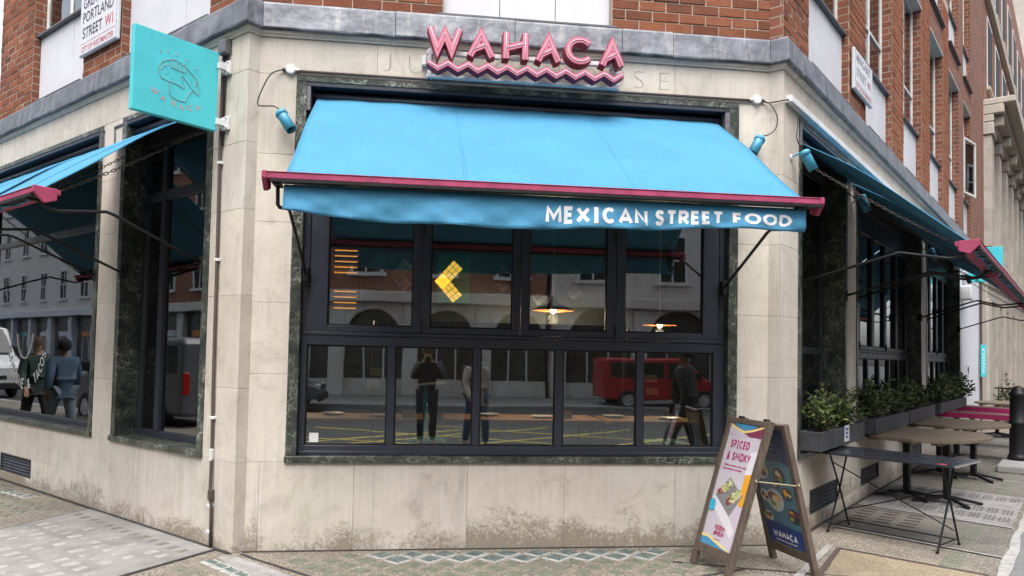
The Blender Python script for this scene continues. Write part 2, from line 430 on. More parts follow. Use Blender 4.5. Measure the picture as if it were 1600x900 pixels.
def wood_mat(name, lo, hi, axis=(1, 14, 14), rough=.7, scale=5):
    t = NT(name); v = t.pos(axis, obj=True)
    n = t.noise(v, scale, 6, .65, 1.5)
    t.set(Base_Color=t.ramp(n, [(.3, lo), (.7, hi)]), Roughness=rough)
    t.bump(n, .4, .004); return t.m

M = dict(
    stone=stone_mat('portland_stone'), mortar=simple('lime_mortar', (.40, .335, .265), .9, bump=.4),
    joint=simple('stone_joint', (.30, .28, .245), .95), brick=brick_mat(),
    brick_r=far_brick_mat('brickwork_right', dR), brick_l=far_brick_mat('brickwork_left', dL), brick_c=far_brick_mat('brickwork_front', (1, 0, 0)),
    marble=marble_mat(), zinc=zinc_mat(), frame=simple('anthracite_paint', (.026, .030, .043), .38, var=.15, nscale=3),
    dark=simple('black_void', (.006, .007, .009), .7), glass=glass_mat('window_glass', 1.55, (.84, .89, .89), .15), glass2=glass_mat('upper_window_glass', 1.7, (.5, .55, .58), .12),
    awning=fabric_mat('sky_blue_canvas', (.060, .238, .395)), pink=scuffed('pink_paint', (.34, .052, .115)),
    steel=simple('black_steel', (.009, .009, .011), .5, spec=.3), teal=simple('teal_sign_paint', (.06, .50, .555), .45, var=.07),
    white=simple('white_board', (.56, .565, .60), .6, var=.06, nscale=3), wframe=simple('white_window_paint', (.62, .62, .60), .5),
    lead=simple('lead_flashing', (.10, .105, .115), .6, bump=.4), conc=simple('grey_concrete', (.25, .25, .245), .85, var=.2, nscale=5, bump=.5, bscale=90),
    chrome=simple('galvanised_metal', (.45, .45, .46), .4, .7), plastic=simple('white_plastic', (.62, .63, .64), .5),
    cable=simple('brown_cable', (.075, .055, .052), .6), blackc=simple('black_cable', (.02, .02, .022), .6),
    lampblue=simple('blue_lamp_paint', (.045, .26, .40), .4, nscale=14, var=.2), slate=simple('slate_trough', (.035, .038, .046), .55, var=.35, nscale=7, bump=.5, bscale=30),
    text=simple('white_lettering', (.70, .70, .72), .7, var=.03), tred=simple('red_lettering', (.42, .03, .05), .6), tblack=simple('black_lettering', (.02, .022, .03), .6),
)
# ================================================================== the corner building
BLD = thing('corner_building', 'corner restaurant building of pale stone below and red brick above', 'building', (2.2, 2.5, 0))
OPEN_L = [(.49, 2.17), (2.60, 6.95), (7.38, 11.6)]
OPEN_R = [(.45, 2.20), (2.63, 6.95), (7.38, 11.55)]
ZB, ZT = .71, 3.885               # marble-lined openings
END_L, END_R = 12.1, 11.6
# --- stone facing: jointed slabs over a backing
core = MB()
SLABS = []
def slab(F, s0, s1, z0, z1, o=0.0):
    SLABS.append((F, s0, s1, z0, z1, o))
def plinth(F, edges, vents, z1=ZB):
    for a, b in zip(edges, edges[1:]):
        hit = [v for v in vents if v[0] < b - .02 and v[1] > a + .02]
        if not hit: slab(F, a, b, 0, z1); continue
        v = hit[0]; va, vb = max(v[0], a), min(v[1], b)
        slab(F, a, b, 0, v[2]); slab(F, a, b, v[3], z1)
        if va - a > .03: slab(F, a, va, v[2], v[3])
        if b - vb > .03: slab(F, vb, b, v[2], v[3])
def pier(F, s0, s1, zs):
    for a, b in zip(zs, zs[1:]): slab(F, s0, s1, a, b)
VENT_L = [(4.13, 5.10, .10, .315)]
VENT_R = [(.84, 1.86, .14, .375), (2.87, 3.83, .16, .36), (6.15, 6.95, .16, .36), (8.6, 9.5, .16, .36)]
plinth(FC, [0, .10, .85, 1.78, 2.60, 3.57, W], [])
plinth(FL, [0, .43, 1.45, 2.45, 3.55, 4.62, 5.7, 6.9, 8.2, 9.6, 11, END_L], VENT_L)
plinth(FR, [0, .62, 2.42, 4.3, 5.9, 7.2, 8.4, 10, END_R], VENT_R)
pier(FC, 0, .30, [ZB, 1.42, 2.0, 2.66, 3.22, 3.885]); pier(FC, 4.122, W, [ZB, 1.457, 2.0, 2.63, 3.24, 3.885])
for F, op, end, zs in ((FL, OPEN_L, END_L, [ZB, 1.3, 2.05, 2.75, 3.3, 3.885]), (FR, OPEN_R, END_R, [ZB, 1.46, 2.0, 2.63, 3.25, 3.885])):
    pier(F, 0, op[0][0], zs)
    for (a, b), (c_, d_) in zip(op, op[1:]): pier(F, b, c_, zs)
    if end - op[-1][1] > .1: pier(F, op[-1][1], end, zs)
for F, ed in ((FC, [0, .95, 2.2, 3.53, W]), (FL, [0, 1.2, 2.45, 3.7, 5, 6.3, 7.6, 9, 10.5, END_L]), (FR, [0, 1.3, 2.5, 3.8, 5.1, 6.4, 7.7, 9, 10.3, END_R])):
    for a, b in zip(ed, ed[1:]): slab(F, a, b, 3.885, 4.19)
for F, a, b, z0, z1, o in SLABS:
    core.box(F, a + .003, b - .003, -.20, o - .0035, z0 + .0004, z1 - .0004)
facing = core.build('stone_facing', M['joint'], BLD)
for F, a, b, z0, z1, o in SLABS:
    j = .0007
    box('stone_slab', M['stone'], facing, F, a + (j if a > 0 else 0), b - (j if not (F is FC and b == W) else 0), -.19, o, z0 + j, z1 - j, bevel=.0025)

# --- moulding and zinc ledge swept round the corner
def corner_pts(o):
    return [FL(END_L, o, 0), nL * RL + nL * o - dL * o, Vector((.4142 * o, -o, 0)), Vector((W - .4142 * o, -o, 0)),
            Vector((W, 0, 0)) + nR * RR + nR * o - dR * o, FR(16.4, o, 0)]
def swept(k, prof, t0, t1, nsub, jit=0.0, seed=1):
    rnd = random.Random(seed); mb = MB(); n = len(prof); vs_ = []
    for i in range(nsub + 1):
        t = t0 + (t1 - t0) * i / nsub; j1 = rnd.uniform(-jit, jit); j2 = rnd.uniform(-jit, jit)
        for q, (o, z) in enumerate(prof):
            P = corner_pts(o); p = P[k].lerp(P[k + 1], t)
            low = 1 if q in (1, 2) else 0
            vs_.append(p + Vector((0, 0, z + j1 * low)) + Vector((0, 0, 0)))
    fs = [(i * n + a, i * n + (a + 1) % n, (i + 1) * n + (a + 1) % n, (i + 1) * n + a) for i in range(nsub) for a in range(n)]
    fs += [tuple(range(n)), tuple(range(nsub * n, nsub * n + n))]
    return mb.add(vs_, fs)
ZP = [(-.06, 4.47), (-.02, 4.236), (.069, 4.236), (.072, 4.25), (.058, 4.44), (.046, 4.462)]
MP = [(-.03, 4.19), (.016, 4.19), (.020, 4.205), (.034, 4.212), (.036, 4.2355), (-.03, 4.2355)]
ledge = None
for k in range(5):
    m = swept(k, MP, 0, 1, 1)
    o = m.build('ledge' if ledge is None else 'moulding', M['stone'], BLD if ledge is None else ledge)
    if ledge is None: ledge = o
runs = {0: [0, .12, .24, .36, .47, .565, .66, .745, .83, .915, 1], 1: [0, 1], 2: [0, .245, .475, .69, .795, 1], 3: [0, 1], 4: [0, .03, .12, .225, .33, .45, .57, .7, .85, 1]}
for k, ts in runs.items():
    for i, (a, b) in enumerate(zip(ts, ts[1:])):
        pr = [(o + (.003 if i % 2 else 0), z + (.0015 if i % 2 else 0)) for o, z in ZP]
        swept(k, pr, a, b, 1 if k in (1, 3) else 6, .007 if k not in (1, 3) else 0, k * 31 + i).build('zinc_sheet', M['zinc'], ledge, bevel=.004)

# --- upper storeys: brick piers, white boards, windows
M['greyb'] = simple('grey_bracket', (.13, .125, .14), .5, .3, var=.3, nscale=20)
PIER_R = [(0, .756), (2.30, 3.10), (4.64, 5.465), (6.97, 7.79), (9.28, 10.05), (11.5, 12.28), (13.55, 16.4)]
PIER_L = [(0, .63), (2.30, 3.19), (4.63, 5.72)]
PIER_C = [(0, 1.486), (2.954, W)]
Z1, ZSILL, ZHEAD, Z2, ZSILL2, ZHEAD2, ZTOP = 4.465, 5.34, 7.45, 8.0, 8.83, 10.9, 13.2
COURSE, BLEN = .0905, .2435
bcore = MB(); bc2 = MB(); bc3 = MB(); BR = []
for F, piers, mbk in ((FR, PIER_R, bc2), (FL, PIER_L, bc3), (FC, PIER_C, bcore)):
    for a, b in piers: mbk.box(F, a, b, -.32, -.007, Z1, ZTOP)
    for (a, b), (c_, d_) in zip(piers, piers[1:]):
        for z0, z1 in ((ZHEAD, Z2), (ZHEAD2, ZTOP)): mbk.box(F, b, c_, -.32, -.009, z0, z1)
def lay(F, s0, s1, z0, z1, off=0):
    n = int((z1 - z0) / COURSE + .01)
    for r in range(n):
        z = z0 + r * COURSE
        s = s0 - (BLEN / 2 if (r + off) % 2 else 0)
        while s < s1 - .01:
            a, b = max(s, s0), min(s + BLEN, s1)
            if s1 - b < .07: b = s1
            if b - a > .03: BR.append((F, a, b, z))
            s += BLEN
            if b == s1: break
for a, b in PIER_C: lay(FC, a, b, Z1 + .012, Z1 + .012 + COURSE * 5)
for a, b in PIER_L: lay(FL, a, b, Z1 + .012, 6.4)
for a, b in PIER_R[:5]: lay(FR, a, b, Z1 + .012, 8.6, 1)
cand = []
for F, a, b, z in BR:
    q0, q1 = project(F(a, 0, z)), project(F(b, 0, z + COURSE))
    if q0 is None or q1 is None or not (in_view(F(a, 0, z), 30) or in_view(F(b, 0, z + COURSE), 30)): continue
    q2 = project(F(b, 0, z))
    cand.append((abs(q2[0] - q0[0]) * (project(F(a, 0, z))[1] - project(F(a, 0, z + COURSE))[1]), F, a, b, z))
cand.sort(key=lambda t: -t[0])
brickwork = bcore.build('brickwork', M['mortar'], BLD)
mort = MB()
for F_, ps, zt_ in ((FL, PIER_L, 6.5), (FR, PIER_R[:5], 8.7)):
    for a, b in ps: box('mortar_bed', M['mortar'], BLD, F_, a + .003, b - .003, -.10, -.0045, Z1 + .001, zt_)
far_r = bc2.build('side_brickwork', M['brick_r'], BLD); far_l = bc3.build('side_brickwork', M['brick_l'], BLD)
bm = bmesh.new(); bmesh.ops.create_cube(bm, size=1); bmesh.ops.bevel(bm, geom=bm.edges[:], offset=.035, segments=1, affect='EDGES')
brick_me = bpy.data.meshes.new('brick'); bm.to_mesh(brick_me); bm.free(); brick_me.materials.append(M['brick'])
unit_v = [tuple(v.co) for v in brick_me.vertices]; unit_f = [tuple(p.vertices) for p in brick_me.polygons]
def brick_matrix(F, a, b, z):
    d, n = F.d, F.n; L_, H, D = b - a - .010, COURSE - .011, .105
    jit = random.uniform(-.0025, .0035); cpt = F((a + b) / 2, jit - D / 2, z + COURSE / 2)
    rot = Matrix(((d.x, n.x, 0), (d.y, n.y, 0), (0, 0, 1))).to_4x4()
    return Matrix.Translation(cpt) @ rot @ Matrix.Rotation(random.uniform(-.006, .006), 4, 'Y') @ Matrix.Diagonal((L_, D, H, 1))
rest = MB()
for i, (px, F, a, b, z) in enumerate(cand):
    mt = brick_matrix(F, a, b, z)
    if i < 298:
        o = bpy.data.objects.new('brick', brick_me); COL.objects.link(o); o.parent = brickwork; o.matrix_basis = mt
    else: rest.add([mt @ Vector(v) for v in unit_v], unit_f)
if rest.v: tag(rest.build('small_bricks', M['brick'], BLD, recalc=True), None, None, kind='stuff')

def spandrel(F, a, b, z0, z1, nb=3):
    p = box('spandrel_panel', M['lead'], BLD, F, a, b, -.30, -.105, z0, z1)
    w = (b - a) / nb
    for i in range(nb):
        box('board', M['white'], p, F, a + i * w + .003, a + (i + 1) * w - .003, -.10, -.082 + .002 * (i % 2), z0 + .012, z1 - .004, bevel=.002)
    box('flashing', M['lead'], p, F, a - .05, b + .03, -.08, .050, z0 - .004, z0 + .016, bevel=.003)
def upper_window(F, a, b, z0, z1, o=-.13):
    w = box('upper_window', M['greyb'], BLD, F, a + .002, b - .002, -.31, -.03, z0 - .010, z0 + .016, bevel=.004)   # sill
    m_ = (a + b) / 2
    for s0, s1, y0, y1 in ((a, a + .055, z0 + .03, z1), (b - .055, b, z0 + .03, z1), (a + .055, b - .055, z0 + .03, z0 + .09), (a + .055, b - .055, z1 - .06, z1),
                           (m_ - .03, m_ + .03, z0 + .09, z1 - .06), (a + .055, m_ - .03, z0 + .62, z0 + .66), (m_ + .03, b - .055, z0 + .62, z0 + .66)):
        box('frame', M['wframe'], w, F, s0, s1, o - .04, o + (.0 if s1 - s0 < .07 else .004), y0, y1, bevel=.004)
    for s0, s1 in ((a + .055, m_ - .03), (m_ + .03, b - .055)):
        box('pane', M['glass2'], w, F, s0, s1, o - .022, o - .016, z0 + .09, z1 - .06)
    box('dark_backing', M['dark'], w, F, a, b, -.9, -.88, z0, z1)  # black sheet standing in for the darkness of the room behind
    box('soffit', M['wframe'], w, F, a, b, -.31, .006, z1 - .004, z1 + .016)
for F, piers in ((FR, PIER_R), (FL, PIER_L)):
    for (a, b), (c_, d_) in zip(piers, piers[1:]):
        spandrel(F, b, c_, Z1, ZSILL - .012); upper_window(F, b, c_, ZSILL, ZHEAD)
        if F is FR:
            spandrel(F, b, c_, Z2, ZSILL2 - .012); upper_window(F, b, c_, ZSILL2, ZHEAD2)
spandrel(FC, 1.486, 2.954, Z1, ZSILL - .012); upper_window(FC, 1.486, 2.954, ZSILL, ZHEAD)
# the opened casement far along the right side
ow = thing('open_casement', 'white framed casement window standing open above the side street', 'window', FR(13.0, .02, 5.5))
for s0, s1, z0, z1 in ((0, 1, 5.44, 5.48), (0, 1, 6.66, 6.70), (0, .06, 5.48, 6.66), (.94, 1, 5.48, 6.66)):
    m = MB()
    A, B = FR(12.42, -.02, 0), FR(13.2, .12, 0)
    m.bar(A.lerp(B, s0) + Vector((0, 0, (z0 + z1) / 2)), A.lerp(B, s1) + Vector((0, 0, (z0 + z1) / 2)), .04, z1 - z0)
    m.build('frame', M['wframe'], ow)
m = MB(); m.bar(FR(12.47, -.01, 6.07), FR(13.15, .11, 6.07), .006, 1.1); m.build('pane', M['glass2'], ow)

# --- marble linings and shopfront windows
def lining(F, a, b, win, depth=.30, face=.085, top=ZT, bot=ZB):
    j = .0015
    for nm, s0, s1, o1, z0, z1 in (('jamb_lining', a + j, a + face, .010, bot + .05, top - .05), ('jamb_lining', b - face, b - j, .010, bot + .05, top - .05),
                                  ('head_lining', a + j, b - j, .010, top - .05, top - j), ('sill_lining', a - .006, b + .006, .028, bot - .004, bot + .05)):
        box(nm, M['marble'], win, F, s0, s1, -depth, o1, z0, z1, bevel=.003)
def members(F, win, rects, o0, o1, name='frame'):
    for s0, s1, z0, z1 in rects: box(name, M['frame'], win, F, s0, s1, o0, o1, z0, z1, bevel=.004)
def pane(F, win, s0, s1, z0, z1, o): box('pane', M['glass'], win, F, s0 - .004, s1 + .004, o - .004, o, z0 - .004, z1 + .004)
def bead(F, win, s0, s1, z0, z1, o):      # slim glazing bead round a pane
    t = .012
    for q in ((s0, s1, z0, z0 + t), (s0, s1, z1 - t, z1), (s0, s0 + t, z0 + t, z1 - t), (s1 - t, s1, z0 + t, z1 - t)):
        box('bead', M['steel'], win, F, *q[:2], o, o + .008, *q[2:])
def two_row(F, a, b, lo_x, up_x, dep, zl=(.84, 1.665), zu=(1.83, 3.30), labelmat=None):
    win = box('shop_window', M['frame'], BLD, F, a + .085, b - .085, dep - .10, dep - .01, 3.36, 3.62, bevel=.004)     # head fascia
    lining(F, a, b, win, .22)
    A, B = a + .085, b - .085
    rects = [(A, B, ZB + .05, zl[0]), (A, B, zl[1], 1.745)]
    xs = [A] + [v for p in lo_x for v in p] + [B]
    for s0, s1 in zip(xs[0::2], xs[1::2]): rects.append((s0, s1, zl[0], zl[1]))
    members(F, win, rects, dep - .07, dep)
    members(F, win, [(A + .01, B - .01, ZB + .052, zl[0] - .045)], dep, dep + .016, 'weather_bar')
    members(F, win, [(A + .02, B - .02, 1.747, 1.775)], dep - .06, dep + .010, 'track')
    for s0, s1 in lo_x: pane(F, win, s0, s1, zl[0], zl[1], dep - .03); bead(F, win, s0, s1, zl[0], zl[1], dep - .028)
    members(F, win, [(A, A + .055, 1.747, 3.36), (B - .055, B, 1.747, 3.36)], dep - .08, dep - .004)
    # folding leaves of the upper row
    ul = [A + .058] + [(p[1] + q[0]) / 2 for p, q in zip(up_x, up_x[1:])] + [B - .058]
    for i, (s0, s1) in enumerate(up_x):
        l0, l1 = ul[i] + .003, ul[i + 1] - .003
        leaf = [(l0, s0, 1.779, 3.355), (s1, l1, 1.779, 3.355), (s0, s1, 1.779, zu[0]), (s0, s1, zu[1], 3.355)]
        members(F, win, leaf, dep - .055, dep + .004, 'leaf_frame')
        pane(F, win, s0, s1, zu[0], zu[1], dep - .03); bead(F, win, s0, s1, zu[0], zu[1], dep - .028)
        if i % 2 == 0:
            for zz in (1.79, 2.6): MB().tube([F(l1, dep + .012, zz), F(l1, dep + .012, zz + .09)], .010, 8).build('hinge', M['steel'], win)
    return win
LO_C = [(.435, 1.097), (1.160, 1.812), (1.873, 2.520), (2.588, 3.240), (3.300, 3.935)]
UP_C = [(.592, 1.292), (1.437, 2.136), (2.278, 2.964), (3.123, 3.832)]
two_row(FC, .30, 4.122, LO_C, UP_C, -.06)
def spread_x(a, b, n, gap):
    w = (b - a - gap * (n - 1)) / n
    return [(a + i * (w + gap), a + i * (w + gap) + w) for i in range(n)]
for a, b in OPEN_R[1:]: two_row(FR, a, b, spread_x(a + .16, b - .16, 6, .065), spread_x(a + .25, b - .25, 5, .14), -.19)
def plain_window(F, a, b, posts, bars, dep, zhead=3.60):
    win = box('shop_window', M['frame'], BLD, F, a + .085, b - .085, dep - .10, dep - .01, zhead, ZT - .05, bevel=.004)
    lining(F, a, b, win, .34)
    A, B = a + .085, b - .085
    members(F, win, [(A, B, ZB + .05, .82), (A, A + .05, .82, zhead), (B - .05, B, .82, zhead)] , dep - .07, dep)
    ps = [A + .05] + [v for p in posts for v in p] + [B - .05]
    for p in posts: members(F, win, [(p[0], p[1], .82, zhead)], dep - .08, dep + .006, 'mullion')
    zz = [.82] + [v for q in bars for v in q] + [zhead]
    for s0, s1 in zip(ps[0::2], ps[1::2]):
        for z0, z1 in zip(zz[0::2], zz[1::2]): pane(F, win, s0, s1, z0, z1, dep - .03)
        for q in bars: members(F, win, [(s0, s1, q[0], q[1])], dep - .07, dep + .002, 'transom')
    return win
plain_window(FL, *OPEN_L[0], [(1.66, 1.74)], [(3.05, 3.14)], -.20)
plain_window(FL, *OPEN_L[1], [(6.0, 6.08)], [(2.86, 2.93)], -.12)
plain_window(FL, *OPEN_L[2], [(9.5, 9.58)], [(2.86, 2.93)], -.12)
plain_window(FR, *OPEN_R[0], [(1.25, 1.33)], [(1.69, 1.76)], -.22)

# --- louvred vents in the plinth
for F, vents in ((FL, VENT_L), (FR, VENT_R)):
    for s0, s1, z0, z1 in vents:
        v = box('vent', M['dark'], BLD, F, s0 + .004, s1 - .004, -.18, -.12, z0 + .004, z1 - .004)
        for q in ((s0 + .003, s1 - .003, z0 + .003, z0 + .018), (s0 + .003, s1 - .003, z1 - .018, z1 - .003), (s0 + .003, s0 + .018, z0 + .018, z1 - .018), (s1 - .018, s1 - .003, z0 + .018, z1 - .018)):
            box('vent_frame', M['slate'], v, F, q[0], q[1], -.06, -.004, q[2], q[3])
        n = 5
        for i in range(n):
            z = z0 + .02 + (z1 - z0 - .04) * (i + .25) / n
            MB().bar(F(s0 + .018, -.028, z + .012), F(s1 - .018, -.028, z + .012), .046, .007, F.n * .8 + Vector((0, 0, .75))).build('louvre', M['slate'], v)

# --- engraved house name on the frieze (flat letters, the shade of the cuts put into their colour)
name = None
for ch, px in (('J', 597), ('U', 636), ('L', 676), ('C', 714), ('O', 766), ('H', 868), ('O', 904), ('U', 948), ('S', 988), ('E', 1030)):
    x = .90 + (px - 580) * .00553; w = {'J': .07, 'L': .10, 'S': .09, 'E': .09}.get(ch, .13)
    t = text_fit(ch, x, x + w, 3.965, 4.115, -.028, lambda u, v: FC(u, .0012, v))
    o = t.build('engraved_letter', M['engr'] if 'engr' in M else M['stone'], facing, recalc=False)
    o.data.materials.clear(); o.data.materials.append(M.setdefault('engr', simple('letter_groove_shade', (.33, .30, .26), .9)))

# --- interior shell
def inner(name, pts, z0, z1, mat):
    return MB().prism([Vector((p[0], p[1], z0)) for p in pts], (0, 0, z1 - z0)).build(name, mat, BLD)
FLOORP = [FL(11.9, -.35, 0), FL(.1, -.35, 0), Vector((.15, .23, 0)), Vector((W - .15, .23, 0)), FR(.1, -.35, 0), FR(11.4, -.35, 0)]
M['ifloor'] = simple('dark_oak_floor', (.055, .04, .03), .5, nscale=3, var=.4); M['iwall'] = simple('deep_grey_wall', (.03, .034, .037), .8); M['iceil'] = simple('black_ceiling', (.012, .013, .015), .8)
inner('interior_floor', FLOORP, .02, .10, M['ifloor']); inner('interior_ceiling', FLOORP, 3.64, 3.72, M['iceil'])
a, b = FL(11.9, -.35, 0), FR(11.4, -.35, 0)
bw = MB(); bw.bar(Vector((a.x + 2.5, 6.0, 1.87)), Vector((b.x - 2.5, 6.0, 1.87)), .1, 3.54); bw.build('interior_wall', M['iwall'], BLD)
for F, e in ((FL, END_L), (FR, END_R)):
    box('party_wall', M['iwall'], BLD, F, e - .2, e - .02, -4.5, -.21, 0, 4.19)
# roof slab and backs that close the upper storeys against the sky
inner('upper_floor', [FL(END_L, -.33, 0), FL(.2, -.33, 0), Vector((.25, .34, 0)), Vector((W - .25, .34, 0)), FR(.2, -.33, 0), FR(16.2, -.33, 0)], 4.22, 4.40, M['iceil'])
inner('roof', [FL(END_L, -.01, 0), FL(0, -.01, 0), Vector((0, .01, 0)), Vector((W, .01, 0)), FR(0, -.01, 0), FR(16.38, -.01, 0)], ZTOP, ZTOP + .3, M['conc'])
# ================================================================== awnings
def chain(F, s, o0, z0, o1, z1, parent, pitch=.034, sag=.03):
    mb = MB(); A, B = F(s, o0, z0), F(s, o1, z1); n = int((B - A).length / pitch)
    for i in range(n):
        def at(t): return A.lerp(B, t) - Vector((0, 0, sag * 4 * t * (1 - t)))
        p, q = at(i / n), at((i + 1) / n); d = (q - p).normalized(); mid = (p + q) / 2
        x = d.cross(F.d).normalized() if i % 2 else F.d
        ring = []
        for k in range(8):
            a = 2 * math.pi * k / 8
            ring.append(mid + d * (math.cos(a) * pitch * .68) + x * (math.sin(a) * .0105))
        mb.tube(ring, .0036, 4, closed=True)
    return tag(mb.build('chain', M['chainm'], parent), None, None, kind='stuff')
M['chainm'] = simple('dull_chain_steel', (.10, .085, .075), .5, .5)
def awning(label, F, top, bot, barx, D, zb, ztop, arms, chains, val_z, text=None, group=None, pivot=2.3, elbow=(.80, -.05, 1.19, -.10), seams=(.33, .66), wave=0.0, sag=-.07, valance=False, bdep=.17):
    T = thing('awning', label, 'awning', F((barx[0] + barx[1]) / 2, .0, 2.3), group)
    lerp = lambda a, b, t: a + (b - a) * t
    NU, NV = 48, 14
    def P(u, v, lift=0.0):
        s = lerp(lerp(*top, u), lerp(*bot, u), v)
        return F(s, lerp(-.09, D - .035, v), lerp(ztop, zb + .028, v) - sag * 4 * v * (1 - v) * (.75 + .25 * math.cos(u * 6.3)) - .006 * math.sin(u * 19 + v * 4) * v * (1 - v) * 4 - .004 * math.exp(-v * 9) * math.sin(u * 57) * (1 - v) - .012 * math.exp(-min(u, 1 - u) * 14) * math.sin(v * 9 + 1) + lift)
    mb = MB(); mb.add([P(i / NU, j / NV) for j in range(NV + 1) for i in range(NU + 1)],
                      [(j * (NU + 1) + i, j * (NU + 1) + i + 1, (j + 1) * (NU + 1) + i + 1, (j + 1) * (NU + 1) + i) for j in range(NV) for i in range(NU)])
    fab = mb.build('canopy', M['awning'], T, smooth=True, recalc=False)
    sm = fab.modifiers.new('solid', 'SOLIDIFY'); sm.thickness = .003
    for us in seams:
        for du in (-.0025, .0025): MB().tube([P(us + du, v / NV, .0035) for v in range(NV + 1)], .0030, 4).build('seam', M['awning'], fab)
    for us in (.004, .996): MB().tube([P(us, v / NV, .002) for v in range(NV + 1)], .0045, 5).build('hem', M['awning'], fab)
    # front bar
    b0, b1 = barx
    bar_ = box('front_bar', M['pink'], T, F, b0, b1, D + .045 - bdep, D + .045, zb - .006, zb + .034, bevel=.005, seg=2)
    box('bar_lip', M['pink'], bar_, F, b0, b1, D + .0, D + .050, zb + .0345, zb + .040, bevel=.002)
    box('black_strip', M['steel'], bar_, F, b0 + .05, b1 - .01, D - .02, D + .050, zb - .026, zb - .0065)  # solid black strip along the underside of the bar
    for s0, s1 in ((b0 - .004, b0 + .028), (b1 - .028, b1 + .004)):
        pts = [F(s0, D - .10, zb + .036), F(s0, D + .052, zb + .043), F(s0, D + .052, zb - .004), F(s0, D - .02, zb - .075), F(s0, D - .10, zb - .045)]
        MB().prism(pts, F.d * (s1 - s0)).build('end_cap', M['pink'], bar_, bevel=.004)
    # valance
    if not valance: val_z = lambda u: zb - .04
    NU2, NV2 = 90, 8
    def V(u, v, lift=0.0):
        s = lerp(bot[0], bot[1], u); zt_ = zb - .032
        w = .016 * math.sin(u * 23 + 1) + .011 * math.sin(u * 41 + 2.2) + .02 * wave * math.sin(u * 9)
        crease = .009 * math.sin(u * 60 + v * 7) + .006 * math.sin(u * 97 - v * 9)
        o = D - .01 + (w + crease) * v ** 1.2 + .012 * v + lift
        z = zt_ + (val_z(u) + .005 * math.sin(u * 23 + 1) - zt_) * v
        return F(s + .006 * v * math.sin(u * 31), o, z)
    mb = MB(); mb.add([V(i / NU2, j / NV2) for j in range(NV2 + 1) for i in range(NU2 + 1)],
                      [(j * (NU2 + 1) + i, j * (NU2 + 1) + i + 1, (j + 1) * (NU2 + 1) + i + 1, (j + 1) * (NU2 + 1) + i) for j in range(NV2) for i in range(NU2)])
    val = mb.build('valance', M['awning'], T, smooth=True, recalc=False)
    sm = val.modifiers.new('solid', 'SOLIDIFY'); sm.thickness = .003
    for vv in (.10, .93): MB().tube([V(i / NU2, vv, .0028) for i in range(NU2 + 1)], .0016, 4).build('hem', M['awning'], val)
    if text:
        for wtxt, u0, u1, v0, v1 in text:
            for mbt in stroke_text(wtxt, u0, u1, v0, v1, .235, lambda u, v, l: V(u, v, .0055 + l), .13): mbt.build('letter', M['text'], val, recalc=False)
    # roller housing in the head of the opening
    h0, h1 = top[0] - .085, top[1] + .085
    hs = box('roller_box', M['frame'], T, F, h0, h1, -.14, .006, 3.800, 3.832, bevel=.003)
    box('housing_back', M['dark'], hs, F, h0, h1, -.20, -.16, 3.60, 3.80)
    for s0, s1 in ((h0, h0 + .045), (h1 - .045, h1)): box('end_bracket', M['greyb'], hs, F, s0, s1, -.12, .004, 3.60, 3.80, bevel=.003)
    MB().tube([F(h0 + .05, -.085, 3.745), F(h1 - .05, -.085, 3.745)], .030, 12).build('roller', M['frame'], hs, smooth=True)
    # folding arms
    for i, s in enumerate(arms):
        sx = s
        pts = [F(sx, .0, pivot), F(sx, elbow[0] - .03, zb + elbow[1] - .012), F(sx, elbow[0] + .03, zb + elbow[1] + .003), F(sx, elbow[2] - .03, zb + elbow[3] + .003), F(sx, elbow[2] + .03, zb + elbow[3] + .008), F(sx, D - .03, zb - .025)]
        a_ = MB().tube(pts, .0125, 10).build('arm', M['steel'], T, smooth=True)
        box('arm_pivot', M['steel'], a_, F, sx - .022, sx + .022, -.05, .02, pivot - .06, pivot + .06, bevel=.004)
        MB().bar(F(sx, D - .09, zb - .03), F(sx, D + .03, zb - .03), .05, .022).build('arm_bracket', M['steel'], a_, bevel=.003)
    for s in chains: chain(F, s, -.03, 3.52, D - .06, zb - .01, T)
    return T, V
vz = lambda u: 2.512 - .055 * math.sin(math.pi * min(1, u * 1.25) ** .8) * 1.0 + .02 * max(0, u - .8) * 4
awning('sky blue awning with pink front bar and white lettering over the corner window', FC, (.455, 3.955), (.462, 4.05), (.336, 4.151), 1.30, 2.715, 3.74,
       (.42, 4.0), (.47, 3.93), vz, [('MEXICAN', .478, .677, .84, .27), ('STREET', .692, .828, .84, .28), ('FOOD', .846, .972, .80, .31)], pivot=2.24, elbow=(.83, -.11, 1.22, -.165), sag=-.01, valance=True, bdep=.13)
vl = lambda u: 2.49
awning('sky blue awning over the narrow left window beside the drainpipe', FL, (.60, 2.28), (.58, 2.28), (.42, 2.34), 1.30, 2.685, 3.72, (.60, 2.08), (.70, 2.0), vl, pivot=2.34, elbow=(.76, -.04, 1.15, -.09), seams=(.5,), sag=-.04)
awning('sky blue awning over the wide left window, farther along', FL, (2.66, 6.9), (2.66, 6.9), (2.50, 7.0), 1.30, 2.685, 3.72, (2.66, 6.86), (2.82, 6.7), vl, pivot=2.34, elbow=(.76, -.04, 1.15, -.09), sag=-.04)
vr = lambda u: 2.42
awning('shaded teal-blue awning over the first right window, pink end box', FR, (.55, 2.36), (.55, 2.36), (.40, 2.42), 1.38, 2.575, 3.72, (.52, 2.15), (.62, 2.02), vr, pivot=2.345, elbow=(.80, -.015, 1.23, -.09), seams=(.5,))
awning('second blue awning along the right side, above the wooden tables', FR, (2.44, 7.10), (2.44, 7.10), (2.46, 7.14), 1.38, 2.575, 3.72, (2.72, 6.86), (2.85, 6.7), vr, pivot=2.36, elbow=(.74, .03, 1.1, -.05))
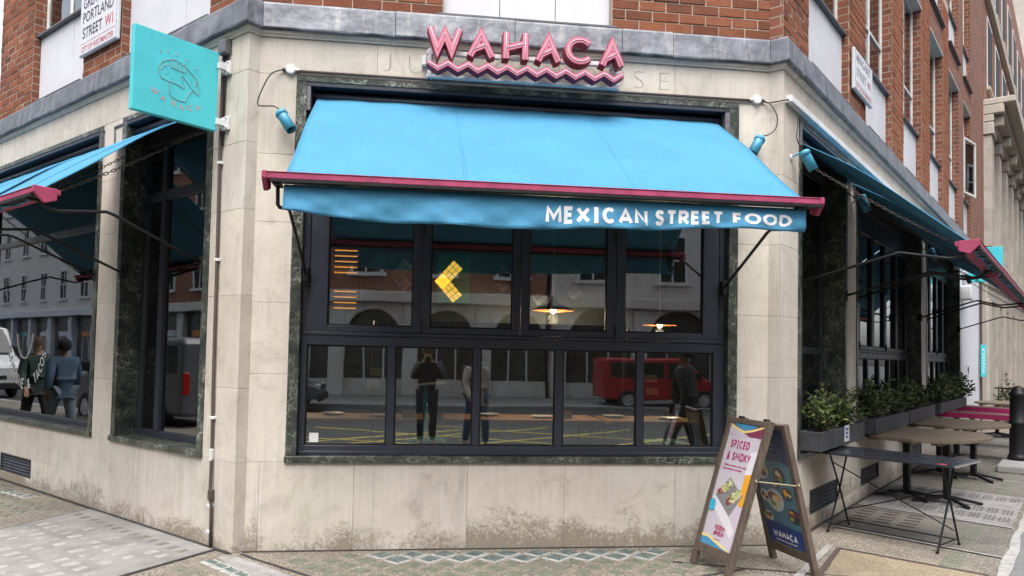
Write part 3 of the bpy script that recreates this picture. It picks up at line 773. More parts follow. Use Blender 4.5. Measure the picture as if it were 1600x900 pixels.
awning('farthest blue awning on the right side, past the second one', FR, (7.16, 11.4), (7.16, 11.42), (7.18, 11.6), 1.38, 2.575, 3.72, (7.46, 11.46), (7.6, 11.3), vr, pivot=2.36, elbow=(.74, .03, 1.1, -.05))

# ================================================================== pink letter sign
M['signp'] = simple('pink_letter_side', (.25, .035, .07), .6, var=.15, nscale=12); M['signf'] = simple('pale_pink_letter_face', (.56, .17, .24), .6, var=.1, nscale=15)
M['neon'] = simple('unlit_neon_tube', (.74, .66, .72), .5, var=.05)
SG = thing('letter_sign', 'pink built-up WAHACA letter sign with zigzag above the corner awning', 'sign', FC(2.2, .1, 3.95))
def px2x(px): return 1.353 + (px - 667) * .00527
def strokes(lines, o_front, depth, w, root):
    """lines: list of polylines [(x, z)]"""
    mb, mf, mn = MB(), MB(), MB()
    for q, ln in enumerate(lines):
        pts = [Vector((p[0], 0, p[1])) for p in ln]
        # mitred ribbon
        def offs(k):
            out = []
            for i, p in enumerate(pts):
                d0 = (p - pts[i - 1]).normalized() if i else None
                d1 = (pts[i + 1] - p).normalized() if i < len(pts) - 1 else None
                if d0 is None: n_ = Vector((-d1.z, 0, d1.x)); out.append(p + n_ * k); continue
                if d1 is None: n_ = Vector((-d0.z, 0, d0.x)); out.append(p + n_ * k); continue
                n0, n1 = Vector((-d0.z, 0, d0.x)), Vector((-d1.z, 0, d1.x)); m_ = (n0 + n1); m_.normalize()
                out.append(p + m_ * (k / max(.35, m_.dot(n0))))
            return out
        for target, ww, y0, y1 in ((mb, w / 2, -(o_front - depth), -(o_front + .0006 * q)), (mf, w / 2 * .78, -(o_front - .004), -(o_front + .003 + .0006 * q))):
            a, b = offs(ww), offs(-ww); n = len(pts); vs_ = []
            for i in range(n):
                for pt, y in ((a[i], y0), (b[i], y0), (b[i], y1), (a[i], y1)): vs_.append((pt.x, y, pt.z))
            fs = [(i * 4 + k, i * 4 + (k + 1) % 4, i * 4 + 4 + (k + 1) % 4, i * 4 + 4 + k) for i in range(n - 1) for k in range(4)] + [(0, 1, 2, 3), ((n - 1) * 4, (n - 1) * 4 + 1, (n - 1) * 4 + 2, (n - 1) * 4 + 3)]
            target.add(vs_, fs)
        mn.tube([(p.x, -(o_front + .007), p.z) for p in pts], .0030, 6)
    L_ = mb.build('letter', M['signp'], root, bevel=.002)
    mf.build('letter_face', M['signf'], L_); mn.build('neon_tube', M['neon'], L_, smooth=True)
    return L_
H0, H1 = 4.045, 4.262
sw = .057
def letter(ch, a, b):
    x0, x1 = px2x(a) + sw / 2, px2x(b) - sw / 2; z0, z1 = H0, H1; m = (x0 + x1) / 2; hz = z1 - z0
    if ch == 'W': L_ = [[(x0, z1), (x0 + (m - x0) * .52, z0 + .03), (m, z1 - .045), (x1 - (x1 - m) * .52, z0 + .03), (x1, z1)]]
    elif ch == 'A': L_ = [[(x0, z0), (m, z1 - .03), (x1, z0)], [(x0 + .035, z0 + hz * .26), (x1 - .055, z0 + hz * .46)]]
    elif ch == 'H': L_ = [[(x0, z0), (x0, z1)], [(x1, z0), (x1, z1)], [(x0 + .01, z0 + hz * .40), (x1 - .01, z0 + hz * .60)]]
    else:
        cz = (z0 + z1) / 2; rx, rz = (x1 - x0) / 2 + .004, hz / 2 - sw / 2 + .012
        L_ = [[(m + rx * math.cos(t), cz + rz * math.sin(t)) for t in [R(38 + (322 - 38) * i / 16) for i in range(17)]]]
    return strokes(L_, .25, .115, sw, SG)
for ch, a, b in (('W', 667, 723), ('A', 729, 774), ('H', 785, 826), ('A', 836, 879), ('C', 884, 932), ('A', 939, 981)): letter(ch, a, b)
zig = []
xa, xb = px2x(670), px2x(978); nz = 20
for i in range(nz + 1):
    zig.append((xa + (xb - xa) * i / nz, 3.925 + (.050 if i % 2 == 0 else 0)))
strokes([zig], .25, .10, .046, SG)
for z0, z1, o0, o1 in ((4.10, 4.135, .06, .10), (3.905, 3.93, .06, .10)): box('rail', M['plastic'], SG, FC, xa - .01, xb + .01, o0, o1, z0, z1, bevel=.003)
for x in (xa, xb - .03): box('upright', M['plastic'], SG, FC, x, x + .03, .035, .0995, 3.9305, 4.15, bevel=.003)
for x in (xa + .02, xa + .8, xb - .05):
    for z in (3.91, 4.11): box('stand_off', M['chrome'], SG, FC, x, x + .02, 0, .06, z, z + .018)
box('transformer', M['plastic'], SG, FC, xa - .05, xa - .014, 0.001, .06, 4.02, 4.10, bevel=.004)

# ================================================================== square hanging sign
HS = thing('hanging_sign', 'square turquoise projecting sign with hand and taco line drawing', 'sign', FL(.3, .08, 3.73))
hs0, hs1, hz0, hz1 = .085, .767, 3.405, 4.057
FH = Frame(FL(.3, 0, 0), nL, -dL)          # s = outward from the wall, o = towards the camera
box('sign_board', M['teal'], HS, FH, hs0, hs1, -.055, 0, hz0, hz1, bevel=.004, seg=2)
def HU(u, v, lift=.002): return FH(hs1 - u * (hs1 - hs0), lift, hz0 + v * (hz1 - hz0))     # u left->right as seen
M['line'] = simple('grey_line_paint', (.19, .30, .31), .6); M['line2'] = simple('rose_line_paint', (.36, .33, .36), .6)
em = MB()
def draw(pts, r=.0032, mb=em): mb.tube([HU(a, 1 - b, .0015) for a, b in pts], r, 5)
arc = lambda cx, cy, rx, ry, a0, a1, n=12: [(cx + rx * math.cos(R(a0 + (a1 - a0) * i / n)), cy + ry * math.sin(R(a0 + (a1 - a0) * i / n))) for i in range(n + 1)]
# taco shell outline, fingers, thumb, wrist (u right, v down)
draw([(.29, .50), (.275, .44), (.29, .39), (.32, .345), (.36, .315), (.41, .295)] )
draw([(.29, .50), (.31, .545), (.38, .555), (.46, .56), (.53, .575), (.565, .595), (.585, .58), (.575, .545), (.55, .49), (.54, .455), (.555, .445), (.58, .47), (.64, .535), (.70, .59), (.755, .625), (.775, .60), (.765, .53), (.735, .455), (.69, .40), (.645, .365), (.60, .33)])
draw([(.41, .295), (.405, .36), (.42, .39), (.445, .38), (.445, .32), (.445, .285), (.425, .275), (.41, .295)]); draw([(.445, .32), (.45, .375), (.475, .395), (.495, .38), (.495, .30), (.475, .275), (.445, .285)])
draw([(.495, .31), (.50, .385), (.525, .40), (.545, .385), (.545, .315), (.525, .285), (.495, .30)]); draw([(.545, .33), (.55, .395), (.575, .40), (.595, .385), (.60, .33), (.575, .30), (.545, .315)])
draw([(.405, .56), (.405, .63), (.41, .70), (.44, .735), (.52, .755), (.605, .75), (.615, .69), (.65, .63), (.685, .59)])
for a, b in ((.375, .41), (.395, .46), (.36, .48), (.43, .51), (.66, .48)): draw([(a, b), (a + .006, b + .004)], .004)
draw(arc(.70, .47, .03, .05, -60, 80, 6)); draw([(.30, .45), (.33, .40), (.37, .365)])
em.build('emblem', M['line'], HS)
sp_ = MB()
for i, (a, b) in enumerate(((.285, .22), (.375, .185), (.475, .19), (.61, .215), (.725, .29))):
    an = R(-120 + i * 18); draw([(a, b), (a - .022 * math.cos(an), b - .03 * math.sin(an))], .0042, sp_)
sp_.build('rays', M['line2'], HS)
lt = MB()
for ch, u, v, rot in (('W', .215, .735, -28), ('A', .335, .80, -18), ('H', .455, .825, -6), ('A', .56, .845, 4), ('C', .655, .83, 13), ('A', .765, .79, 22)):
    vs_, fs = text_data(ch, .085, .0035); cs, sn = math.cos(R(rot)), math.sin(R(rot))
    lt.add([HU(u + (x - .03) * cs - y * sn, 1 - v + (x - .03) * sn + y * cs - .01, .0018) for x, y in vs_], fs)
lt.build('lettering', M['line2'], HS, recalc=False)
for z in (3.48, 3.945):
    MB().bar(FL(.285, .03, z), FL(.285, .10, z), .03, .05).build('bracket_arm', M['plastic'], HS, bevel=.003)
    box('bracket_plate', M['plastic'], HS, FL, .235, .345, 0.0, .032, z - .055, z + .055, bevel=.006, seg=2)
    for s in (.25, .33):
        for dz in (-.04, .04): MB().lathe(FL(s, .032, z + dz), FL.n, [(.009, 0), (.009, .008), (.005, .012)], 8).build('bolt', M['chrome'], HS)

# ================================================================== street name plates
def plate(label, F, s0, s1, z0, z1, rows, flip):
    T = thing('street_name_sign', label, 'street sign', F((s0 + s1) / 2, .02, z0))
    box('sign_plate', M['plate'], T, F, s0, s1, .012, .05, z0, z1, bevel=.012, seg=2)
    box('sign_border', M['tblack'], T, F, s0 + .012, s1 - .012, .0125, .0512, z0 + .012, z1 - .012)
    box('sign_field', M['plate'], T, F, s0 + .016, s1 - .016, .0125, .0522, z0 + .016, z1 - .016)
    f = (lambda u, v: F(s1 - u * (s1 - s0), .0532, z0 + v * (z1 - z0))) if flip else (lambda u, v: F(s0 + u * (s1 - s0), .0532, z0 + v * (z1 - z0)))
    for txt, u0, u1, v0, v1, red, bold in rows:
        text_fit(txt, u0, u1, v0, v1, bold, f).build('lettering', M['tred'] if red else (M['tgrey'] if F is FR else M['tblack']), T, recalc=False)
    box('divider', M['tred'], T, F, s0 + .03, s1 - .03, .0525, .0535, z0 + .2 * (z1 - z0), z0 + .2 * (z1 - z0) + .003)
    return T
M['tgrey'] = simple('glare_lettering', (.20, .20, .22), .5)  # paler letters for the right plate: glare put into their colour
M['plate'] = simple('enamel_white', (.55, .55, .57), .3, var=.04)
plate('white street name plate reading Great Portland Street on left brick pier', FL, 2.29, 3.17, 4.705, 5.35,
      [('GREAT', .09, .55, .78, .95, 0, .01), ('PORTLAND', .09, .90, .54, .72, 0, .01), ('STREET', .09, .62, .28, .46, 0, .01), ('W1', .69, .90, .28, .46, 1, .012), ('CITY OF WESTMINSTER', .07, .92, .06, .15, 1, .004)], True)
plate('white street name plate on the right side brick pier', FR, 2.33, 3.2, 4.72, 5.2,
      [('MARGARET', .09, .88, .70, .90, 0, .01), ('STREET', .09, .62, .36, .56, 0, .01), ('W1', .69, .88, .36, .56, 1, .012), ('CITY OF WESTMINSTER', .07, .92, .07, .17, 1, .004)], False)

# ================================================================== cables, conduits, lamps
def cable(name, label, pts, r, mat, cat='cable'):
    return tag(MB().tube(pts, r, 7).build(name, mat, None, smooth=True), label, cat)
def catmull(pts, n=6):
    P = [Vector(p) for p in pts]; out = []
    for i in range(len(P) - 1):
        p0, p1, p2, p3 = P[max(i - 1, 0)], P[i], P[i + 1], P[min(i + 2, len(P) - 1)]
        for k in range(n):
            t = k / n; out.append(.5 * ((2 * p1) + (p2 - p0) * t + (2 * p0 - 5 * p1 + 4 * p2 - p3) * t * t + (3 * p1 - p0 - 3 * p2 + p3) * t ** 3))
    return out + [P[-1]]
cable('conduit', 'thin dark conduit along the stone above the corner window', [FC(.30, .018, 3.912), FC(1.5, .018, 3.914), FC(2.8, .018, 3.912), FC(4.22, .018, 3.916)], .012, M['cable'], 'conduit')
def jbox(label, x, z):
    T = thing('junction_box', label, 'junction box', FC(x, 0, z))
    MB().lathe(FC(x, 0, z), FC.n, [(.040, 0), (.040, .032), (.035, .038), (.0, .038)], 20).build('box_body', M['plastic'], T, smooth=False)
    for a in (.6, 2.7, 4.6): MB().lathe(FC(x + .026 * math.cos(a), .038, z + .026 * math.sin(a)), FC.n, [(.004, 0), (.004, .003)], 6).build('screw', M['chrome'], T)
    for sg in (-1, 1): MB().tube([FC(x + sg * .036, .016, z), FC(x + sg * .068, .016, z - .004)], .013, 8).build('gland', M['blackc'] if sg * (x - 2) > 0 else M['plastic'], T)
jbox('round white junction box left of the corner window', .251, 3.921)
jbox('round white junction box right of the corner window', 4.279, 3.924)
def spot(label, F, mount, base, axis, L_=.19, r=.044, bulb=False, group='blue spot lamps on the stonework'):
    T = thing('spot_lamp', label, 'lamp', mount, group)
    ax = Vector(axis).normalized(); b = Vector(base)
    MB().lathe(b, ax, [(.018, -.012), (r * 1.02, 0), (r * 1.12, .012), (r * 1.12, .034), (r * .98, .036), (r, .05), (r, L_), (r * .9, L_), (r * .88, L_ - .05)], 18, caps=False).build('lamp_body', M['lampblue'], T, smooth=True)
    MB().lathe(b + ax * (L_ - .055), ax, [(.0, 0), (r * .88, .002)], 14, caps=False).build('lens', M['bulb'] if bulb else M['chrome'], T)
    MB().tube([mount, b.lerp(Vector(mount), .3), b], .008, 6).build('stem', M['lampblue'], T)
    MB().lathe(mount, F.n, [(.03, -.004), (.03, .008), (.02, .014)], 12).build('base_plate', M['plastic'], T)
M['bulb'] = simple('yellow_bulb', (.75, .5, .05), .3)
v3 = Vector
spot('blue spot lamp on a looping cable left of the corner awning', FC, FC(.215, .0, 3.50), FC(.195, .10, 3.535), v3((.52, -.25, -.80)))
spot('blue spot lamp right of the corner awning, pointing left', FC, FC(4.30, .0, 3.52), FC(4.275, .10, 3.555), v3((-.50, -.25, -.82)))
spot('blue spot lamp at the first right window beside the stone pier', FR, FR(.22, .0, 3.45), FR(.26, .10, 3.50), dR * .35 + nR * .35 - v3((0, 0, .85)))
spot('blue spot lamp with yellow bulb on the first right-hand pillar', FR, FR(2.40, .0, 3.42), FR(2.42, .10, 3.49), dR * .25 - dR * .45 + nR * .35 - v3((0, 0, .8)), bulb=True)
spot('blue spot lamp with yellow bulb on the second right-hand pillar', FR, FR(7.15, .0, 3.42), FR(7.15, .10, 3.49), -dR * .2 + nR * .4 - v3((0, 0, .8)), bulb=True)
spot('blue spot lamp on the far end of the right side', FR, FR(11.45, .02, 3.42), FR(11.45, .12, 3.49), -dR * .2 + nR * .4 - v3((0, 0, .8)))
cable('lamp_cable', 'black cable looping down to the left spot lamp', catmull([FC(.185, .016, 3.915), FC(.10, .05, 3.86), FC(.03, .07, 3.70), FC(.01, .07, 3.60), FC(.06, .08, 3.585), FC(.14, .09, 3.585), FC(.188, .10, 3.553)]), .0055, M['blackc'])
cable('lamp_cable', 'black cable looping down to the spot lamp right of the awning', catmull([FC(4.345, .016, 3.92), FC(4.40, .05, 3.87), FC(4.44, .08, 3.76), FC(4.42, .09, 3.65), FC(4.35, .10, 3.59), FC(4.285, .10, 3.575)]), .0055, M['blackc'])
cable('lamp_cable', 'short black cable from junction box to the right-hand trunking', catmull([FC(4.345, .016, 3.918), FC(4.385, .03, 3.90), FR(-.01, .02, 3.905), FR(.05, .03, 3.925)]), .006, M['blackc'])
cable('lamp_cable', 'black cable dropping from the trunking to first right lamp', catmull([FR(.32, .03, 3.85), FR(.22, .06, 3.72), FR(.16, .07, 3.60), FR(.22, .09, 3.53), FR(.262, .10, 3.512)]), .0055, M['blackc'])
TR = thing('cable_trunking', 'pale metal cable trunking along the top of the right side', 'trunking', FR(4, .03, 3.93))
for i, (a, b) in enumerate(((.05, 2.4), (2.402, 4.8), (4.802, 7.2))): box('trunking_length', M['chrome2'] if 'chrome2' in M else M['plastic'], TR, FR, a, b, .002, .062 + .001 * (i % 2), 3.905, 3.965, bevel=.003)
# drainpipe-like conduits on the left pier
PD = thing('wall_conduit', 'brown wall conduit running down the left stone pier', 'conduit', FL(.30, .02, 0))
pp = [FL(.325, .02, 4.19), FL(.345, .02, 3.95), FL(.345, .022, 3.2), FL(.335, .020, 2.4), FL(.325, .022, 1.5), FL(.31, .020, .75), FL(.297, .030, .42), FL(.285, .022, .33), FL(.28, .020, .0)]
MB().tube(pp, .0135, 8).build('pipe', M['cable'], PD, smooth=True)
MB().tube([FL(.29, .016, 4.17), FL(.31, .016, 3.9), FL(.318, .016, 3.3)], .008, 6).build('thin_cable', M['blackc'], PD, smooth=True)
for z in (4.0, 3.16, 2.35, 1.05, .34, .13): box('clip', M['plastic'], PD, FL, .28 + .012 * z, .325 + .012 * z, 0, .038, z - .012, z + .012, bevel=.003)
box('white_sleeve', M['plastic'], PD, FL, .296, .324, .006, .038, .70, .80, bevel=.005)
box('upper_box', M['lead'], PD, FL, .25, .36, .0, .07, 4.06, 4.18, bevel=.01, seg=2)
box('fitting', M['cable'], PD, FL, .275, .315, .0, .045, .385, .47, bevel=.006)
# ================================================================== ground
def sheet(name, pts, z, mat, parent=None, kind='structure', thick=0.0):
    mb = MB()
    P = [Vector((p[0], p[1], z)) for p in pts]
    if thick: mb.prism([p - Vector((0, 0, thick)) for p in P], (0, 0, thick))
    else: mb.add(P, [tuple(range(len(P)))])
    o = mb.build(name, mat, parent)
    if kind: o['kind'] = kind
    return o
M['asphalt'] = aggregate_mat('asphalt', [(0, (.035, .035, .038)), (.6, (.055, .055, .058)), (1, (.09, .09, .09))], 140)
M['agg'] = aggregate_mat('tan_aggregate', [(0, (.08, .068, .055)), (.35, (.165, .145, .117)), (.7, (.245, .218, .18)), (1, (.36, .33, .28))], 105)
M['agg2'] = aggregate_mat('grey_aggregate', [(0, (.07, .064, .055)), (.4, (.14, .13, .115)), (.8, (.20, .188, .168)), (1, (.27, .258, .238))], 105)
M['stripgrey'] = simple('grey_paving', (.15, .15, .152), .85, var=.25, nscale=4, bump=.5, bscale=90)
M['gold'] = aggregate_mat('gold_aggregate', [(0, (.15, .115, .075)), (.4, (.25, .20, .135)), (1, (.34, .29, .21))], 120)
M['slabc'] = simple('worn_concrete', (.215, .21, .205), .85, var=.32, nscale=2.5, bump=.6, bscale=110)
M['slabl'] = simple('pale_worn_concrete', (.275, .27, .26), .85, var=.3, nscale=7, bump=.5, bscale=110)
M['pale'] = simple('pale_cement', (.30, .297, .285), .85, var=.3, nscale=12, bump=.6, bscale=80)
M['lens'] = simple('dark_green_lens', (.085, .12, .12), .3, var=.5, nscale=14)
M['lensg'] = simple('mossy_lens', (.125, .135, .10), .6, var=.3, nscale=18, bump=.5, bscale=90)
M['crack'] = simple('bitumen_joint', (.035, .032, .032), .9)
sheet('ground', [(-400, -400), (400, -400), (400, 400), (-400, 400)], -.12, M['asphalt'])
def off(p): return (p.x, p.y)
OUT_L, OUT_R = 3.4, 2.9
ring = [off(FL(60, -.5, 0)), off(FL(60, OUT_L, 0)), (-2.9, -4.1), (7.0, -3.6), off(FR(70, OUT_R, 0)), off(FR(70, -.5, 0)), off(FR(0, -.5, 0)), off(FL(0, -.5, 0))]
pave = sheet('pavement', ring, 0, M['agg'], thick=.12)
sheet('kerb', [off(FL(60, OUT_L, 0)), off(FL(60, OUT_L + .28, 0)), (-3.0, -4.38), (7.1, -3.88), off(FR(70, OUT_R + .28, 0)), off(FR(70, OUT_R, 0)), (7.0, -3.6), (-2.9, -4.1)], .006, M['conc'], thick=.14)
# right side: concrete panels with pavement lights, plain grey strip beyond
sheet('grey_strip', [off(FR(-2.5, 1.56, 0)), off(FR(-2.5, OUT_R, 0)), off(FR(60, OUT_R, 0)), off(FR(60, 1.56, 0))], .004, M['stripgrey'], pave)
sk = -.185
def fr(s, o): return off(FR(s + sk * o, o, 0))
def pstrip(s0, s1, o0, o1, z, mat, name='paving_panel', par=None): return sheet(name, [fr(s0, o0), fr(s1, o0), fr(s1, o1), fr(s0, o1)], z, mat, par or pave, None)
pstrip(1.18, 14, .012, 1.53, .004, M['agg2']); pstrip(2.58, 4.64, .012, 1.50, .008, M['slabc'])
for s in (1.18, 2.58, 3.63, 4.64, 6.1, 7.6, 9.2): pstrip(s - .018, s + .018, .012, 1.53, .012, M['pale'], 'paving_joint')
rg = random.Random(3)
edge = MB(); n = 46
P0 = [FR(-1.2 + i * .35, 1.545 + rg.uniform(-.012, .012), .014) for i in range(n)]; P1 = [FR(-1.2 + i * .35, 1.605 + rg.uniform(-.02, .025), .014) for i in range(n)]
edge.add(P0 + P1, [(i, i + 1, n + i + 1, n + i) for i in range(n - 1)]); edge.build('cement_edge', M['pale'], pave)
lens_me = {}
def lens_piece(key, mat, hx, hy, h=.006):
    bm = bmesh.new(); bmesh.ops.create_cube(bm, size=1)
    for v in bm.verts: v.co.x *= hx * (1 if v.co.z < 0 else .86); v.co.y *= hy * (1 if v.co.z < 0 else .86); v.co.z *= h
    me = bpy.data.meshes.new(key); bm.to_mesh(me); bm.free(); me.materials.append(mat); lens_me[key] = me
def put(name, key, p, rot, z=0.0, sc=1.0):
    o = bpy.data.objects.new(name, lens_me[key]); COL.objects.link(o); o.parent = pave; o.location = (p[0], p[1], z); o.rotation_euler = (0, 0, rot); o.scale = (sc, sc, 1); return o
lens_piece('lens_dark', M['lens'], .132, .132); lens_piece('lens_moss', M['lensg'], .115, .115); lens_piece('cement_rim', M['pale'], .172, .172, .006)
lens_piece('worn_block', M['slabl'], .085, .115, .008); lens_piece('glass_strip', M['lensg'], .16, .06); lens_piece('dot', M['crack'], .030, .030, .004); lens_piece('red_bar', simple('dark_red_block', (.075, .05, .045), .8), .17, .05)
lens_piece('left_lens', M['lens'], .055, .13); lens_piece('shaded_block', M['agg2'], .085, .115, .005)  # blocks of the shadowed row: its shade put in as darker aggregate
# diamond pavement lights below the corner window
for row in range(5):
    for i in range(-1, 20):
        x = .35 + i * .250 + (.125 if row % 2 else 0) + rg.uniform(-.008, .008); y = -.175 - row * .140 + rg.uniform(-.006, .006)
        white = row < 2 and .98 < x < 3.40
        if x > 3.7 or (x < .52 - .0 + (-.175 - y) * 0 and y > -.3): continue
        if x < .78 and row < 1: continue
        if -y < .05 + (x - 0) * 0 or x < -.05 - y * .9 + .1: continue
        k = (x * .707 + y * .707)
        if white: put('cement_rim', 'cement_rim', (x, y), R(45) , .003, rg.uniform(.95, 1.05))
        put('pavement_light', 'lens_dark' if white else 'lens_moss', (x, y), R(45), .0075 if white else .0035, rg.uniform(.92, 1.05))
# cement patch, bitumen joints near the left pier
def strip_line(name, pts, w, z, mat):
    mb = MB(); P = [Vector((p[0], p[1], z)) for p in pts]
    for a, b in zip(P, P[1:]):
        d = (b - a).normalized(); x = Vector((-d.y, d.x, 0)) * w / 2
        mb.add([a - x, b - x, b + x, a + x], [(0, 1, 2, 3)])
    return mb.build(name, mat, pave)
strip_line('joint', [(.0, -.085), (.15, -.26), (.3, -.40), (.62, -.72), (1.0, -1.1)], .030, .0045, M['crack'])
strip_line('joint', [(.0, -.035), (1.5, -.02), (3, -.022), (4.4, -.02)], .028, .0045, M['crack'])
strip_line('joint', [off(FL(.0, .02, 0)), off(FL(2.5, .022, 0)), off(FL(6, .02, 0))], .032, .0105, M['crack'])
strip_line('joint', [off(FR(.0, .02, 0)), off(FR(6, .02, 0)), off(FR(11, .02, 0))], .030, .0135, M['crack'])
sheet('cement_patch', [(-.16, -.17), (-.02, -.16), (.30, -.50), (.55, -.78), (.34, -.80), (.02, -.46)], .0042, M['slabl'], pave, None)
for i in range(7):
    p = Vector((-.16, -.315)) + Vector((.098, -.112)) * i * 1.0
    put('cement_rim', 'cement_rim', p, R(-49), .003, .72)
    put('pavement_light', 'left_lens', p, R(-49) + R(90), .0085, .85)
    if i % 1 == 0: put('pavement_light', 'lens_moss', p + Vector((-.17, -.15)), R(-49), .0035, .8)
# left: worn concrete slab with rows of blocks
def gl(s, o): return off(FL(s, o, 0))
slab_l = sheet('concrete_slab', [gl(2.50, .012), gl(.22, .012), gl(-.20, 1.6), gl(1.88, 1.6)], .006, M['slabc'], pave, None)
strip_line('joint', [gl(.20, .02), gl(.03, .80), gl(-.16, 1.6)], .035, .0075, M['crack']); strip_line('joint', [gl(2.51, .02), gl(2.15, .90), gl(1.88, 1.6)], .012, .0075, M['crack'])
ang = math.atan2(dL.y, dL.x)
for r, o in enumerate((.225, .40, .585, .765, .945, 1.12, 1.30)):
    for i in range(13):
        s = .33 + i * .163 - .19 * (o - .2) * .6 + rg.uniform(-.008, .008)
        if s > 2.44 - .39 * o or s < .30 - .25 * o: continue
        if (r == 1 and rg.random() < .6) or rg.random() < .06: continue
        put('worn_block', 'shaded_block' if r == 0 else 'worn_block', gl(s, o), ang + R(8) + rg.uniform(-.06, .06), .0068 if r else .0055, rg.uniform(.72, 1.05))
# left, farther: aggregate with lights
for i in range(4): put('cement_rim', 'cement_rim', gl(4.05 - i * .15, .235 - i * .012), ang, .0030, .85); put('pavement_light', 'left_lens', gl(4.05 - i * .15, .235 - i * .012), ang, .0085, .8)
for r in range(6):
    for i in range(12):
        s = 2.75 + i * .19 + (r % 2) * .09; o = .36 + r * .17
        if s > 2.6 - .3 * o: put('pavement_light', 'lens_moss', gl(s, o), ang + R(45), .0030, .8)
# right: dots, dark red bars, strips of glass
dots = MB()
for s0, os_ in ((4.32, [.25, .42, .56, .70, .85, 1.0, 1.14, 1.28, 1.42]), (3.40, [.2, .34, .5, .66, .82, .98, 1.13, 1.27, 1.41]), (2.95, [.3, .45, .58, .72, .86, 1.0, 1.14, 1.28, 1.41])):
    for o in os_:
        for i in range(4):
            for j in range(3):
                q = FR(s0 + sk * o * .8 + (i - 1.5) * .085, o + (j - 1) * .036, .0098)
                dots.lathe(q, (0, 0, 1), [(.0145, 0), (.0135, .0012)], 6)
tag(dots.build('drain_holes', M['crack'], pave), None, None, kind='stuff')
ar = math.atan2(dR.y, dR.x)
for i in range(3):
    for j in range(5): put('pavement_block', 'red_bar', fr(1.75 + j * .16 + .02 * i, .22 + i * .23), ar + R(90), .0075, .9)
for i in range(7): put('pavement_light', 'glass_strip', fr(1.42 + i * .16, 1.22), ar + R(90), .0075, 1.0)
for i in range(7): put('pavement_light', 'glass_strip', fr(.45 + i * .1, 1.22), ar + R(90), .0035, .9)
for k in range(3):
    for i in range(24): put('pavement_light', 'glass_strip', fr(4.85 + i * .15, .72 + k * .26), ar + R(90), .0075, .95)
# gold slab and bitumen frame near the sandwich board
sheet('gold_slab', [off(FR(.28, .40, 0)), off(FR(.20, 1.50, 0)), off(FR(-1.4, 1.50, 0)), off(FR(-.75, .55, 0))], .004, M['gold'], pave, None)
strip_line('joint', [off(FR(-.9, .52, 0)), off(FR(.30, .40, 0)), off(FR(.22, 1.50, 0))], .045, .0075, M['cable'])
strip_line('joint', [off(FR(-1.0, .40, 0)), off(FR(.36, .31, 0))], .06, .0065, M['slabl'])
strip_line('joint', [(3.3, -.45), (3.9, -.70), (4.6, -.95), (5.2, -1.2)], .022, .0055, M['crack'])
strip_line('joint', [(3.9, -.70), (3.3, -.95)], .03, .0055, M['crack'])
# ================================================================== sandwich board
M['oldwood'] = wood_mat('weathered_wood', (.045, .033, .026), (.135, .10, .075), (9, 9, 1.2))
SB = thing('sandwich_board', 'wooden sandwich board with food posters standing on the pavement', 'sandwich board', (3.95, -.68, 0))
class Patch:
    def __init__(s, A, B, T1, T2, flip=1):
        s.A, s.B, s.T1, s.T2 = map(Vector, (A, B, T1, T2)); s.n = ((s.B - s.A).cross(s.T1 - s.A)).normalized() * flip
    def __call__(s, u, v, o=0.0):
        return s.A.lerp(s.B, u).lerp(s.T1.lerp(s.T2, u), v) + s.n * o
def board(P, front, hide=0):
    root = P(.5, .5)
    def pbar(u0, v0, u1, v1, w, t, nm, par):
        m = MB(); a, b = P(u0, v0), P(u1, v1); m.bar(a, b, w, t, P.n); return m.build(nm, M['oldwood'], par, bevel=.004)
    W_ = (P.B - P.A).length
    leg = pbar(.045, 0, .045, 1.0, .052, .045, 'frame_post', SB); pbar(.955, 0, .955, 1.0, .052, .045, 'frame_post', SB)
    pbar(.10, .975, .90, .975, .042, .040, 'frame_rail', SB); pbar(.10, .115, .90, .115, .075, .036, 'frame_rail', SB)
    m = MB(); q = [P(u, v, o) for o in (-.012, .010) for u, v in ((.09, .14), (.91, .14), (.91, .965), (.09, .965))]
    m.add(q, [(3, 2, 1, 0), (4, 5, 6, 7), (0, 1, 5, 4), (1, 2, 6, 5), (2, 3, 7, 6), (3, 0, 4, 7)])
    return m.build('poster', front, SB)
def poly(P, pts, o, mat, name, par):
    m = MB(); m.add([P(.10 + a * .80, .145 + b * .815, o) for a, b in pts], [tuple(range(len(pts)))]); return m.build(name, mat, par, recalc=False)
def blob(cx, cy, rx, ry, n=18, ph=0.0, rough=.0, seed=0):
    rn = random.Random(seed)
    return [(cx + rx * (1 + rn.uniform(-rough, rough)) * math.cos(2 * math.pi * i / n + ph), cy + ry * (1 + rn.uniform(-rough, rough)) * math.sin(2 * math.pi * i / n + ph)) for i in range(n)]
def pc(nm, c, r=.35):
    if nm not in M: M[nm] = simple(nm, c, r, var=.06)
    return M[nm]
P1 = Patch((3.545, -.485, 0), (3.655, -.94, 0), (3.875, -.45, 1.155), (3.992, -.932, 1.15), -1)
if P1.n.x > 0: P1.n = -P1.n
po = board(P1, pc('poster_lilac', (.50, .46, .52)))
LY = .0105
def band(f0, f1, n=24): return [(i / n, f0(i / n)) for i in range(n + 1)] + [(i / n, f1(i / n)) for i in range(n, -1, -1)]
w1 = lambda x: .955 - .035 * math.cos(x * 7.5); w2 = lambda x: .935 - .035 * math.cos(x * 7.5 - .2)
one = lambda x: .998
poly(P1, band(lambda x: .90 + .0 * x, one), LY + .0005, pc('poster_maroon', (.19, .03, .07)), 'poster_band', po)
poly(P1, [(0, .90), (.62, .90), (.40, .93), (.2, .96), (0, .985)], LY + .001, pc('poster_lilac', 0), 'poster_band', po)
